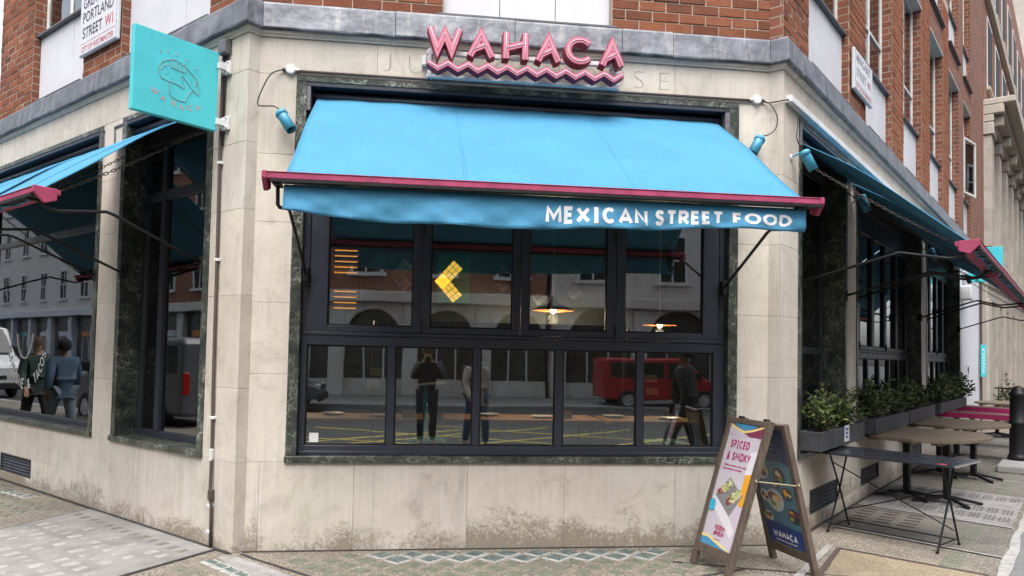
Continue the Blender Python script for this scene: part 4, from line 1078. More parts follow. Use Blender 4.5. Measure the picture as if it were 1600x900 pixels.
poly(P1, band(lambda x: .925 + .055 * abs(2 * x - .9) ** 1.4, lambda x: .945 + .055 * min(1, abs(2 * x - .9)) ** 1.4), LY + .0016, pc('poster_cream', (.70, .56, .24)), 'poster_band', po)
poly(P1, [(.06, .998), (.82, .998), (.66, .965), (.5, .95), (.36, .952), (.2, .972)], LY + .0021, pc('poster_blue', (.05, .24, .42)), 'poster_band', po)
poly(P1, [(.80, .60), (.99, .62), (.99, .36), (.84, .36)], LY + .001, pc('poster_beer', (.72, .33, .02)), 'poster_glass', po)
poly(P1, [(.80, .60), (.99, .62), (.99, .80), (.79, .78)], LY + .001, pc('poster_foam', (.66, .64, .68)), 'poster_glass', po)
f1 = lambda u, v: P1(.10 + u * .80, .145 + v * .815, LY + .0026)
fs1 = lambda u, v, l: P1(.10 + u * .80, .145 + v * .815, LY + .0026 + l)
fs2 = lambda u, v, l: P2(.10 + u * .80, .145 + v * .815, LY + .0042 + l)
pc('poster_magenta', (.36, .015, .10))
for tx, u0, u1, v0, v1 in (('SPICED', .14, .72, .795, .862), ('& SMOKY', .12, .84, .695, .765)):
    for m_ in stroke_text(tx, u0, u1, v0, v1, .21, fs1, .15): m_.build('letter', M['poster_magenta'], po, recalc=False)
def scribble(P, u0, u1, v, h, seed, mat, par, lift):          # print too small to read
    rn_ = random.Random(seed); m = MB(); u = u0
    while u < u1:
        w = rn_.uniform(.012, .05); hh = h * rn_.uniform(.6, 1.0)
        m.add([P(.10 + a_ * .80, .145 + b_ * .815, lift) for a_, b_ in ((u, v), (min(u + w, u1), v), (min(u + w, u1), v + hh), (u, v + hh))], [(0, 1, 2, 3)]); u += w + rn_.uniform(.006, .02)
    m.build('small_print', mat, par, recalc=False)
scribble(P1, .10, .78, .648, .012, 1, M['poster_magenta'], po, LY + .0026); scribble(P1, .10, .68, .618, .012, 2, M['poster_magenta'], po, LY + .0026)
poly(P1, [(.08, .40), (.40, .56), (.90, .44), (.66, .26)], LY + .0012, pc('poster_tray', (.20, .19, .20)), 'poster_food', po)
poly(P1, [(.02, .33), (.08, .40), (.66, .26), (.93, .16), (.86, .10)], LY + .0014, pc('poster_box', (.62, .60, .64)), 'poster_food', po)
for k, (cx, cy) in enumerate(((.34, .475), (.66, .415))):
    rt_ = random.Random(40 + k); dx, dy = .60, .80
    q = 0
    poly(P1, [(cx + (u_ * .17) - v_ * .105, cy + (u_ * .045) + v_ * .016) for u_, v_ in blob(0, 0, 1, 1, 14, 0, .05, k)], LY + .0018, pc('poster_tortilla', (.58, .48, .32)), 'poster_food', po)
    for n_ in range(34):
        t_ = n_ / 33 * 2 - 1; off_ = rt_.uniform(-.8, .8)
        px_, py_ = cx + t_ * .16 - off_ * .06, cy + t_ * .055 + off_ * .030
        if t_ < -.55: nm = rt_.choice(['poster_meat', 'poster_salsa', 'poster_meat'])
        elif t_ < -.2: nm = rt_.choice(['poster_tortilla', 'poster_meat', 'poster_cream2', 'poster_leaf'])
        else: nm = rt_.choice(['poster_leaf', 'poster_leaf2', 'poster_leaf2', 'poster_cream2'])
        cc_ = {'poster_meat': (.16, .055, .03), 'poster_salsa': (.26, .05, .03), 'poster_tortilla': 0, 'poster_cream2': (.60, .56, .42), 'poster_leaf': (.16, .23, .05), 'poster_leaf2': (.36, .42, .13)}[nm]
        poly(P1, blob(px_, py_, rt_.uniform(.02, .05), rt_.uniform(.006, .014), 7, rt_.random() * 6, .35, n_ + 50 * k), LY + .0022 + .00007 * n_, pc(nm, cc_), 'poster_food', po)
poly(P1, blob(.08, .315, .11, .05, 16, 0, .1, 3), LY + .0054, pc('poster_cyan', (.04, .36, .55)), 'poster_mark', po)
for i, tx in enumerate(('FEEDIN', 'UPNEIN')):
    for m_ in stroke_text(tx, .34, .66, .135 - i * .045, .175 - i * .045, .30, fs1, .10): m_.build('letter', M['poster_magenta'], po, recalc=False)
scribble(P1, .40, .60, .058, .010, 3, M['poster_magenta'], po, LY + .0026)
poly(P1, [(0, .0), (.93, .0), (.70, .012), (.45, .035), (.2, .06), (0, .055)], LY + .0008, M['poster_blue'], 'poster_band', po)
poly(P1, [(0, .055), (.2, .06), (.45, .035), (.70, .012), (.93, .0), (.99, .0), (.8, .025), (.5, .055), (.2, .082), (0, .078)], LY + .0012, M['poster_cream'], 'poster_band', po)
P2 = Patch((4.262, -.385, 0), (4.345, -.95, 0), (4.005, -.385, 1.135), (4.088, -.95, 1.13), 1)
if P2.n.x > 0: P2.n = -P2.n
pq = board(P2, pc('poster_navy', (.018, .028, .085)))
poly(P2, [(0, .14), (1, .14), (1, .70), (.7, .73), (0, .70)], LY + .0006, pc('poster_table_blue', (.06, .15, .20)), 'poster_food', pq)
rn = random.Random(5)
for i, (cx, cy, rr) in enumerate(((.15, .62, .2), (.65, .60, .17), (.40, .38, .24), (.78, .46, .14), (.12, .40, .13), (.85, .28, .16), (.12, .22, .13), (.52, .52, .08))):
    poly(P2, blob(cx, cy, rr, rr * .40, 20), LY + .0010 + .0001 * i, [pc('poster_plate', (.42, .45, .46)), pc('poster_bowl', (.03, .035, .04))][i % 2], 'poster_food', pq)
    for j in range(6):
        poly(P2, blob(cx + rn.uniform(-.4, .4) * rr, cy + rn.uniform(-.16, .16) * rr, rr * .4, rr * .13, 9, j, .3, i * 9 + j), LY + .0022 + .0003 * j,
             [M['poster_meat'], M['poster_leaf'], M['poster_tortilla'], M['poster_beer'], pc('poster_beet', (.12, .02, .06))][(i + j * 2) % 5], 'poster_food', pq)
f2 = lambda u, v: P2(.10 + u * .80, .145 + v * .815, LY + .0042)
poly(P2, [(0, 0), (1, 0), (1, .16), (0, .19)], LY + .0036, pc('poster_deep_blue', (.015, .04, .16)), 'poster_band', pq)
for m_ in stroke_text('WAHACA', .16, .82, .055, .115, .24, fs2, .15): m_.build('letter', M['text'], pq, recalc=False)
scribble(P2, .20, .78, .028, .012, 4, M['text'], pq, LY + .0042)
for k in range(5): scribble(P2, .30, .75 - .08 * (k % 2), .94 - k * .04, .013, 10 + k, pc('poster_dim', (.16, .18, .30)), pq, LY + .0042)
M['brass'] = simple('dull_brass', (.28, .24, .16), .5, .5)
a, b = P1(.955, .615), P2(.955, .60)
st = MB().tube([a + Vector((.02, -.03, 0)), b + Vector((-.02, -.03, 0))], .006, 6).build('stay', M['brass'], SB)
for q in (a, b): MB().tube([q + Vector((0, -.02, .014)), q + Vector((0, -.036, 0)), q + Vector((0, -.02, -.014))], .007, 6).build('stay_hook', M['brass'], SB)
MB().tube([P1(.2, 1.0) + Vector((.005, 0, 0)), P1(.3, 1.0) + Vector((.01, 0, 0))], .012, 6).build('ridge_hinge', M['steel'], SB)
MB().tube([P1(.75, 1.0) + Vector((.02, 0, 0)), P1(.85, 1.0) + Vector((.025, 0, 0))], .012, 6).build('ridge_hinge', M['steel'], SB)

# ================================================================== tables on the right side
def loc_frame(root):  # children in the thing's own axes
    return FW
M['tabletop'] = simple('dark_painted_steel', (.018, .020, .028), .28, var=.1, nscale=5, obj=True)
M['plank'] = wood_mat('grey_brown_planks', (.062, .046, .032), (.165, .130, .092), (1.2, 12, 12)); M['plankedge'] = wood_mat('split_wood_edge', (.16, .11, .065), (.30, .23, .15), (14, 14, 3))
def folding_table():
    ctr = FR(1.03, .665, 0); rz = math.atan2(nR.y, nR.x) - R(11)
    T = thing('folding_table', 'dark folding metal table with crossed wire legs nearest on the right', 'table', ctr, None, rz)
    h = .765; Lx, Ly = .635, .335
    box('table_top', M['tabletop'], T, FW, -Lx, Lx, -Ly, Ly, h - .022, h, bevel=.006, seg=2, local=True)
    box('edge_trim', M['chrome'], T, FW, Lx + .001, Lx + .005, -Ly + .01, Ly - .01, h - .018, h - .004, local=True)
    box('sticker', M['tred'], T, FW, .50, .56, -.31, -.26, h + .0005, h + .0015, local=True)
    r = .0095
    for sx in (-1, 1):
        x = sx * .475
        MB().tube([(x, -.24, .0), (x, .0, .38), (x, .17, h - .03)], r, 6).build('leg', M['steel'], T, local=True)
        MB().tube([(x + .014 * sx, .24, .0), (x + .014 * sx, .03, .40), (x + .014 * sx, -.17, h - .03)], r, 6).build('leg', M['steel'], T, local=True)
        for y in (-.24, .24): MB().lathe((x + (.014 * sx if y > 0 else 0), y, 0), (0, 0, 1), [(.014, 0), (.014, .02)], 8).build('foot', M['steel'], T, local=True)
        MB().tube([(x, -.2, .06), (x, .2, .06)], .006, 6).build('side_rail', M['steel'], T, local=True)
    for y, z0 in ((-.19, .075), (.21, .055)): MB().tube([(-.475, y, z0), (.475, y, z0)], .006, 6).build('stretcher', M['steel'], T, local=True)
    MB().tube([(-.475, -.12, h - .12), (.475, .16, .14)], .006, 6).build('brace', M['steel'], T, local=True); MB().tube([(-.475, .1, .17), (.475, -.1, h - .25)], .006, 6).build('brace', M['steel'], T, local=True)
folding_table()
def oval_table(label, s, o, h, Lx=.63, Ly=.86, rot=-12, group='oval wooden pedestal tables'):
    T = thing('oval_table', label, 'table', FR(s, o, 0), group, math.atan2(nR.y, nR.x) + R(rot))
    n = 10; w = 2 * Ly / n
    for i in range(n):
        y0, y1 = -Ly + i * w + .0025, -Ly + (i + 1) * w - .0025
        def xe(y): return Lx * (max(0, 1 - (y / (Ly * 1.04)) ** 2)) ** .5
        K = 6; top = []
        for k in range(K + 1):
            y = y0 + (y1 - y0) * k / K; top.append((xe(y), y))
        ring_ = [Vector((x, y, h - .036)) for x, y in top] + [Vector((-x, y, h - .036)) for x, y in reversed(top)]
        MB().prism(ring_, (0, 0, .036 + .0012 * (i % 2))).build('plank', M['plank'], T, bevel=.003, local=True)
    for x in (-.34, .0, .34): box('batten', M['plankedge'], T, FW, x - .045, x + .045, -Ly * .78, Ly * .78, h - .064, h - .0365, local=True)
    for x in (-.22, .22):
        MB().box(FW, x - .035, x + .035, -.035, .035, .05, h - .064).build('pedestal', M['steel'], T, bevel=.006, local=True)
        for an in (35, 145, 215, 325):
            d = Vector((math.cos(R(an)), math.sin(R(an)), 0)); m = MB(); m.bar(Vector((x, 0, .085)) + d * .02, Vector((x, 0, .022)) + d * .36, .035, .03); m.build('foot', M['steel'], T, local=True)
        if x > 0: break
    return T
oval_table('brown oval wooden table just behind the dark folding table', 3.40, .60, .785)
oval_table('second brown oval wooden table, behind the first oval one', 5.75, .62, .785)
oval_table('farthest wooden table, beyond the pink trestle tables', 13.6, .70, .785)
def trestle(label, s, o):
    T = thing('trestle_table', label, 'table', FR(s, o, 0), 'pink edged plank tables', math.atan2(nR.y, nR.x) - R(10))
    h = .78
    for i in range(4): box('plank', M['plank'], T, FW, -.80, .80, -.30 + i * .15 + .003, -.15 + i * .15 - .003, h - .03, h + .001 * (i % 2), bevel=.003, local=True)
    for y0, y1 in ((-.318, -.302), (.302, .318)): box('pink_edge', M['pinke'], T, FW, -.82, .82, y0, y1, h - .085, h + .004, bevel=.003, local=True)
    for x in (-.818, .806): box('pink_edge', M['pinke'], T, FW, x, x + .012, -.30, .30, h - .085, h + .002, bevel=.003, local=True)
    for x in (-.45, .45):
        box('leg', M['steel'], T, FW, x - .04, x + .04, -.04, .04, .03, h - .031, bevel=.005, local=True)
        box('foot', M['steel'], T, FW, x - .05, x + .05, -.28, .28, 0, .03, bevel=.005, local=True)
M['pinke'] = simple('magenta_paint', (.40, .03, .13), .45)
trestle('pink edged plank table, nearer of the two', 8.6, .72); trestle('pink edged plank table, farther of the two', 10.9, .72)

# ================================================================== planters and shrubs
def leaf_mats():
    out = []
    for i, cc in enumerate(((.024, .046, .014), (.055, .088, .024), (.12, .145, .038))):
        t = NT('shrub_leaf_%d' % i); n = t.noise(t.pos(), 30, 3)
        t.set(Base_Color=t.ramp(n, [(.3, tuple(x * .6 for x in cc)), (.7, tuple(x * 1.25 for x in cc))]), Roughness=.42); out.append(t.m)
    return out
LEAF = leaf_mats()
def leaf(mb, p, d, size, mi, rnd):
    d = d.normalized(); x = d.cross(Vector((rnd.uniform(-1, 1), rnd.uniform(-1, 1), rnd.uniform(-.3, 1)))).normalized(); n = x.cross(d)
    mb.add([p, p + d * size * .5 + x * size * .24 + n * size * .05, p + d * size + n * -.04 * size, p + d * size * .5 - x * size * .24 + n * size * .05], [(0, 1, 2), (0, 2, 3)], mi)
def shrub(name, label, F, s, o, z, rs, ro, rz, seed, nst=26, nl=34, size=.058, group=None, cat='shrub', bright=.0):
    rnd = random.Random(seed)
    T = thing(name, label, cat, F(s, o, z), group)
    stems, lv = MB(), MB()
    for i in range(nst):
        a, b = rnd.uniform(-1, 1), rnd.uniform(-1, 1)
        base = F(s + a * rs * .6, o + b * ro * .5, z - .02); hgt = rz * (rnd.uniform(.35, .95) if rnd.random() < .8 else rnd.uniform(.95, 1.25)) * (1 - .25 * a * a)
        tip = F(s + a * rs * 1.05, o + b * ro * 1.25, z + hgt); mid = base.lerp(tip, .5) + Vector((rnd.uniform(-.03, .03), rnd.uniform(-.03, .03), .03))
        stems.tube([base, mid, tip], [.005, .004, .002], 4, caps=False)
        for k in range(nl):
            t = .22 + .8 * (k / nl); p = (base.lerp(mid, t * 2) if t < .5 else mid.lerp(tip, min(1, t * 2 - 1)))
            d = Vector((rnd.uniform(-1, 1), rnd.uniform(-1, 1), rnd.uniform(-.35, .9)))
            mi = 0 if rnd.random() < .45 - t * .2 else (1 if rnd.random() < .68 - bright else 2)
            leaf(lv, p + d * rnd.uniform(0, .035), d, size * rnd.uniform(.65, 1.25), mi, rnd)
    lv.build('crown', LEAF, T, recalc=False); stems.build('stem', M['cable'], T, recalc=False)
def planter(label, s0, s1, sticker=False, o0=.0, o1=.20, z0=.790, z1=.968):
    T = thing('planter', label, 'planter', FR((s0 + s1) / 2, .1, z0), 'slate troughs on the window sills')
    t = .018
    for q in ((s0, s1, o1 - t, o1), (s0, s1, o0, o0 + t), (s0, s0 + t, o0 + t, o1 - t), (s1 - t, s1, o0 + t, o1 - t)): box('trough_side', M['slate'], T, FR, *q, z0, z1, bevel=.004)
    box('soil', M['crack'], T, FR, s0 + t, s1 - t, o0 + t, o1 - t, z0, z1 - .04)
    if sticker:
        k = box('sticker', M['plastic'], T, FR, s0 + .80, s0 + .98, o1 + .0005, o1 + .002, z0 + .03, z0 + .19)
        for i_ in range(3): box('sticker_mark', pc('sticker_blue', (.03, .08, .3)), k, FR, s0 + .84, s0 + .94, o1 + .002, o1 + .0026, z0 + .06 + i_ * .04, z0 + .085 + i_ * .04)
planter('dark slate trough with white sticker under the first right window', .50, 2.14, True)
planter('dark slate trough under the second right window, near end', 2.70, 4.7); planter('dark slate trough under the second right window, far end', 4.76, 6.9); planter('dark slate trough under the third right window', 7.45, 10.8)
shrub('shrub', 'bright green leafy shrub in the trough under the first right window', FR, 1.0, .10, .96, .42, .10, .33, 1, 30, 38, .062, bright=.25)
shrub('shrub', 'darker half of the shrub planting beside the stone pillar', FR, 1.75, .10, .96, .36, .09, .30, 2, 22, 34, .055)
shrub('shrub', 'tall dark shrub just past the first pillar on the right', FR, 3.2, .10, .96, .48, .12, .40, 3, 34, 38, .06)
shrub('shrub', 'middle shrub in the second window planting on the right', FR, 4.3, .10, .96, .62, .14, .33, 4, 34, 36, .06)
shrub('shrub', 'far shrub in the second window planting by the second pillar', FR, 5.7, .10, .96, .8, .12, .35, 5, 34, 34, .065)
shrub('shrub', 'bushy shrub in front of the third right window', FR, 8.2, .10, .96, .7, .16, .45, 6, 34, 34, .075)
shrub('shrub', 'last bushy shrub before the white painted wall', FR, 9.9, .10, .96, .9, .16, .43, 7, 36, 34, .08)

# ================================================================== bollard, railing, hedge
BO = thing('bollard', 'black cast iron bollard on a stone block at the kerb', 'bollard', FR(7.75, 1.235, .12))
MB().lathe(FR(7.75, 1.235, .12), (0, 0, 1), [(.15, 0), (.15, .05), (.135, .07), (.125, .10), (.118, .55), (.135, .57), (.135, .60), (.118, .62), (.112, 1.0), (.128, 1.02), (.128, 1.06), (.10, 1.08), (.095, 1.11), (.07, 1.15), (.03, 1.17), (0, 1.172)], 22).build('post', M['steel'], BO, smooth=True)
MB().prism([FR(7.64, 1.36, .55), FR(7.70, 1.366, .62), FR(7.76, 1.366, .56), FR(7.70, 1.364, .48)], nR * .004).build('sticker', M['plastic'], BO)
SBK = tag(box('stone_block', M['conc'], None, FR, 6.75, 8.7, 1.02, 1.75, 0.004, .115, bevel=.02, seg=2), 'low pale stone block carrying the black bollard', 'stone block')
RG = thing('railing', 'black iron railing in front of the clipped hedge far right', 'railing', FR(17.6, .8, 0))
for z in (.22, 1.0): MB().bar(FR(17.6, .1, z), FR(17.6, 2.6, z), .03, .035).build('rail', M['steel'], RG)
for i in range(14): MB().tube([FR(17.6, .2 + i * .18, .0), FR(17.6, .2 + i * .18, 1.05)], .011, 6).build('baluster', M['steel'], RG)
shrub('hedge', 'rounded green hedge behind the black railing', FR, 18.6, 1.0, 0, .7, .9, 1.25, 11, 60, 40, .11, cat='hedge')

# ================================================================== white wall, banner, neighbour buildings on the right
WB = thing('white_wall_building', 'white painted ground floor bay beside the restaurant, under red brick', 'building', FR(13.4, 0, 0))
M['wpaint'] = simple('white_wall_paint', (.62, .64, .70), .7, var=.06, nscale=2); M['cream'] = stone_mat('cream_stone', (.36, .34, .30), (.50, .475, .43), grime=False)
box('wall', M['wpaint'], WB, FR, 11.62, 15.3, -.3, -.004, 0, 4.19); box('pilaster', M['cream'], WB, FR, 15.3, 16.4, -.3, .03, 0, 4.19, bevel=.01)
MB().tube([FR(15.1, .04, 0), FR(15.1, .04, 4.1)], .03, 8).build('drainpipe', M['cable'], WB)
nt = box('notice', M['plastic'], WB, FR, 12.55, 13.05, 0, .012, 1.38, 1.62); MB().tube([FR(12.8 + .07 * math.cos(t / 12 * 6.283), .013, 1.5 + .07 * math.sin(t / 12 * 6.283)) for t in range(12)], .012, 5, closed=True).build('notice_symbol', pc('sticker_blue', 0), nt)
box('flood_lamp', M['plastic'], WB, FR, 11.7, 12.0, 0, .2, 3.0, 3.3, bevel=.02)
BN = thing('hanging_banner', 'narrow vertical turquoise sign beyond the white wall', 'sign', FR(14.9, .1, 1.3))
FB = Frame(FR(14.9, 0, 0), nR, -dR)
box('banner_board', M['teal'], BN, FB, .05, .17, -.03, 0, 1.33, 2.12, bevel=.004); text_fit('WAHACA', 1.40, 2.05, -.14, -.09, .02, lambda u, v: FB(-v, .002, u)).build('lettering', M['text'], BN, recalc=False)
T2 = thing('hanging_sign', 'turquoise projecting sign above the far right awnings', 'sign', FR(11.9, .3, 3.4))
FB2 = Frame(FR(11.9, 0, 0), nR, -dR)
box('sign_board', M['teal'], T2, FB2, .12, .74, -.05, 0, 3.38, 4.12, bevel=.005); box('bracket_arm', M['plastic'], T2, FB2, 0, .12, -.035, -.015, 3.6, 3.64)
NB = thing('stone_building', 'cream stone and brick building with heavy cornice far right', 'building', FR(28, -3, 0))
S0, S1 = 16.45, 41.0
box('wall', M['cream'], NB, FR, S0, S1, -3, -.45, 0, 8.1); box('upper_wall', M['brick_r'], NB, FR, S0, S1, -3, .0, 8.72, 15.5)
for z0, z1, o1, nm in ((8.1, 8.3, .22, 'cornice'), (8.3, 8.55, .45, 'cornice'), (8.55, 8.72, .70, 'cornice'), (4.25, 4.45, .30, 'string_course'), (4.45, 4.75, .18, 'string_course'), (11.6, 11.9, .12, 'stone_band'), (3.4, 4.25, .05, 'fascia')):
    box(nm, M['cream'], NB, FR, S0 + .02, S1 - .02, -.44, o1, z0 + .002, z1 - .002, bevel=.02)
s = S0
while s < S1 - 2:
    for a, b in ((s + .05, s + .75),):
        pl = box('pilaster', M['cream'], NB, FR, a, b, -.44, .16, 4.76, 7.75, bevel=.015)
        for k in range(6): box('pilaster_block', M['cream'], pl, FR, a - .003, b + .003, -.44, .164, 4.77 + k * .49, 5.255 + k * .49, bevel=.006)
        box('capital', M['cream'], NB, FR, a - .05, b + .05, -.44, .22, 7.76, 8.08, bevel=.02); box('bracket', M['cream'], NB, FR, a + .22, b - .22, .1, .42, 8.02, 8.29, bevel=.02)
        box('ground_pier', M['cream'], NB, FR, a - .1, b + .1, -.44, .10, 0, 3.39, bevel=.015)
    for z0, z1, op in ((4.9, 7.7, -.3), (.5, 3.3, -.3)):
        w = box('window', M['wframe'], NB, FR, s + .9, s + 2.25, op - .12, op - .05, z0, z1)
        for zz in (z0 + .06, (z0 + z1) / 2): box('pane', M['glass2'], w, FR, s + .98, s + 2.17, op - .049, op - .044, zz, zz + (z1 - z0) / 2 - .12)
    for z0, z1 in ((9.3, 11.3), (12.2, 14.4)):
        w = box('window', M['wframe'], NB, FR, s + .8, s + 2.1, .001, .02, z0, z1); box('pane', M['dark'], w, FR, s + .87, s + 2.03, .021, .026, z0 + .1, z1 - .1); box('sill', M['cream'], w, FR, s + .75, s + 2.15, .0, .09, z0 - .09, z0 - .005)
    s += 2.35
FB3 = thing('pale_building', 'pale stone building at the far right edge', 'building', FR(50, 0, 0))
box('wall', M['cream'], FB3, FR, 41.2, 70, -4, .6, 0, 24)
for k in range(8):
    for z in (4.8, 8.6, 12.4, 16):
        w = box('window', M['dark'], FB3, FR, 42.2 + k * 3.2, 43.8 + k * 3.2, .601, .62, z, z + 2.4); box('sill', M['cream'], w, FR, 42.0 + k * 3.2, 44.0 + k * 3.2, .6, .85, z - .3, z - .01)
for z in (4.2, 12.0, 20): box('string_course', M['cream'], FB3, FR, 41.2, 70, .6, 1.0, z, z + .35)
# small sticker on the lowest left pane, lettering on the left glass
tag(box('window_sticker', M['plastic'], None, FC, .472, .545, -.0885, -.0870, .862, .938), 'small white square sticker in lowest left pane of the corner window', 'sticker')
LW = thing('window_lettering', 'white curved SUNSHINE & TACOS lettering on the wide left window', 'lettering', FL(4.85, -.14, 1.1))
txt = 'SUNSHINE & TACOS'; cx, cz, rad = 4.85, 1.72, .63
for i, ch in enumerate(txt):
    if ch == ' ': continue
    an = R(194 + (340 - 194) * i / (len(txt) - 1)); vs_, fs = [], []
    for ln in GLYPH[ch][1]:
        r_, f_ = ribbon([(p[0] * GLYPH[ch][0] * .080, p[1] * .110) for p in ln], .0095, 1); fs += [tuple(i_ + len(vs_) for i_ in q_) for q_ in f_]; vs_ += [tuple(q_) for q_ in r_]
    w = max(p[0] for p in vs_)
    cs, sn = math.cos(an + math.pi / 2), math.sin(an + math.pi / 2); m = MB()
    ox, oz = rad * math.cos(an), rad * math.sin(an)
    m.add([FL(cx - (ox + (x - w / 2) * cs - y * sn), -.1465, cz + oz + (x - w / 2) * sn + y * cs) for x, y in vs_], fs); m.build('letter', M['text'], LW, recalc=False)
MB().tube([FL(cx + .30 - .5 * t, -.145, 1.76 - .30 * math.sin(math.pi * t) ** .5) for t in [i / 14 for i in range(15)]], .009, 5).build('smile_line', M['text'], LW)
# ================================================================== inside the restaurant
M['copper'] = simple('copper_shade', (.55, .22, .08), .3, .8); M['glow'] = emit('lit_bulb', (1.0, .72, .40), 14); M['strip'] = emit('lit_strip', (1.0, .36, .05), .5)
M['twood'] = wood_mat('interior_table_wood', (.16, .085, .04), (.30, .17, .085), (1.5, 10, 10)); M['tealm'] = simple('teal_steel', (.10, .34, .32), .5)
M['ytile'] = emit('glowing_yellow_tile', (.95, .55, .06), .55); M['gtile'] = simple('grey_tile', (.22, .22, .23), .2, var=.2, nscale=20); M['gtile2'] = simple('green_tile', (.02, .16, .07), .3)  # yellow tiles are no lamp: the lamplight on them is put in as emission
M['napkin'] = simple('kraft_label', (.50, .36, .17), .8); M['cup'] = simple('white_crockery', (.55, .56, .58), .3)
def pendant(label, x, y, z, power=22):
    T = thing('pendant_lamp', label, 'lamp', (x, y, z), 'copper pendant lamps inside')
    MB().lathe((x, y, z), (0, 0, 1), [(.20, 0), (.195, .012), (.12, .05), (.05, .075), (.025, .12), (.02, .14)], 24, caps=False).build('lamp_shade', M['copper'], T, smooth=True)
    MB().lathe((x, y, z - .03), (0, 0, 1), [(.0, 0), (.026, .015), (.032, .04), (.018, .08)], 12, caps=False).build('bulb', M['glow'], T, smooth=True)
    MB().tube([(x, y, z + .14), (x, y, 3.64)], .005, 5).build('flex', M['plastic'], T)
    l = bpy.data.lights.new('pendant_light', 'POINT'); l.energy = power; l.color = (1, .72, .42); l.shadow_soft_size = .05
    o = bpy.data.objects.new('pendant_light', l); COL.objects.link(o); o.location = (x, y, z - .08); o['category'] = 'light'; o['label'] = label.replace('pendant lamp', 'pendant lamp light'); 
    o.parent = T; o.location = (0, 0, -.08); del o['category']; del o['label']
pendant('copper pendant lamp with glowing bulb seen through the third upper pane', 2.66, 1.0, 2.06)
pendant('copper pendant lamp glowing through the right upper pane', 4.15, 2.2, 2.0, 14)
pendant('orange pendant lamp seen through the narrow left window', .15, 2.4, 2.12)
TP = thing('tile_screen', 'dark screen with yellow and grey chevron tiles inside the corner window', 'screen', (2.0, 1.52, 1.9))
box('screen_board', M['iwall'], TP, FC, .85, 3.6, -1.60, -1.54, 1.95, 3.5)
MB().tube([(.9, 1.57, .1), (.9, 1.57, 1.95)], .025, 8).build('screen_post', M['steel'], TP); MB().tube([(3.55, 1.57, .1), (3.55, 1.57, 1.95)], .025, 8).build('screen_post', M['steel'], TP)
box('green_field', M['gtile2'], TP, FC, 1.52, 1.86, -1.54, -1.532, 2.15, 2.66)
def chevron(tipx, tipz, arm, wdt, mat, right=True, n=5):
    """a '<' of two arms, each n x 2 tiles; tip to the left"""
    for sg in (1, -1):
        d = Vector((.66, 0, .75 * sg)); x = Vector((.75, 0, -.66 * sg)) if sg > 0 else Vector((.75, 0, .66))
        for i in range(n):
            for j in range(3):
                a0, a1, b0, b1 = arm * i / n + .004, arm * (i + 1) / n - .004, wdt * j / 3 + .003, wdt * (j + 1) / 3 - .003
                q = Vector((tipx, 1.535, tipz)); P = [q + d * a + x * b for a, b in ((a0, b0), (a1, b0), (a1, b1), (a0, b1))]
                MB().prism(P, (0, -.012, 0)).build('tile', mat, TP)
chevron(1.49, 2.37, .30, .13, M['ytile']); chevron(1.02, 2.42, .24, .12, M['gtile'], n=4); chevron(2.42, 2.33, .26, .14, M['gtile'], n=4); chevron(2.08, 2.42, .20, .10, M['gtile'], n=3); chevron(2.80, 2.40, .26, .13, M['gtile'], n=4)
M['strip2'] = emit('gold_strip', (1.0, .55, .14), 1.6)
def lit_rack(label, F, s0, s1, o, zs):
    T = thing('lit_shelf', label, 'shelf', F(s0, o, zs[0]), 'shelves with warm lit strips')
    for z in zs:
        MB().bar(F(s0, o, z), F(s1, o, z), .05, .02).build('shelf_board', M['twood'], T)
        MB().bar(F(s0 + .02, o + .03, z - .016), F(s1 - .02, o + .03, z - .016), .008, .010).build('light_strip', M['strip2'] if F is FL else M['strip'], T)
    for s in (s0, s1): MB().bar(F(s, o, zs[0] - .1), F(s, o, zs[-1] + .1), .03, .03).build('shelf_post', M['steel'], T)
lit_rack('shelf with orange lit strips behind the first upper pane', FC, .56, .80, -.6, (2.02, 2.07, 2.12, 2.17, 2.34, 2.39, 2.44, 2.49, 2.54))
lit_rack('long shelf with golden lit strips behind the wide left window', FL, 3.6, 5.9, -1.1, (1.78, 1.92, 2.08, 2.28))
def itable(label, p, w=.7, rot=0):
    T = thing('dining_table', label, 'table', p, 'wooden tables inside the restaurant', rot)
    box('table_top', M['twood'], T, FW, -w, w, -.33, .33, .97, 1.01, bevel=.005, local=True)
    for x in (-w + .1, w - .1):
        for y in (-.25, .25): MB().tube([(x, y, .1), (x, y, .97)], .02, 6).build('leg', M['steel'], T, local=True)
    for i, (x, y) in enumerate(((-.3, .1), (.2, -.1))): MB().lathe((x, y, 1.0105), (0, 0, 1), [(.06, 0), (.11, .02), (.112, .022), (.05, .006)], 14).build('plate', M['cup'], T, local=True)
    box('menu_card', M['napkin'], T, FW, .36, .48, -.2, -.19, 1.0105, 1.09, local=True)
itable('long wooden high table behind the lowest left pane', (.85, .95, 0), .62); itable('wooden high table behind the middle lower panes', (2.35, 1.0, 0), .75); itable('wooden high table behind the right lower panes', (3.6, .95, 0), .45)
def stool(label, p):
    T = thing('bar_stool', label, 'stool', p, 'turquoise bar stools inside')
    for x in (-.15, .15):
        for y in (-.15, .15): MB().tube([(x * 1.2, y * 1.2, .1), (x, y, .82)], .014, 6).build('leg', M['tealm'], T, local=True)
    box('seat', M['tealm'], T, FW, -.18, .18, -.18, .18, .82, .85, bevel=.01, local=True)
    MB().tube([(-.18, -.18, .35), (.18, -.18, .35), (.18, .18, .35), (-.18, .18, .35)], .01, 6, closed=True).build('foot_rail', M['tealm'], T, local=True)
stool('turquoise bar stool behind the second lower pane', (1.42, .52, 0)); stool('turquoise bar stool behind the last lower pane', (3.62, .50, 0)); stool('turquoise bar stool behind the left narrow window', FL(1.1, -1.0, 0))
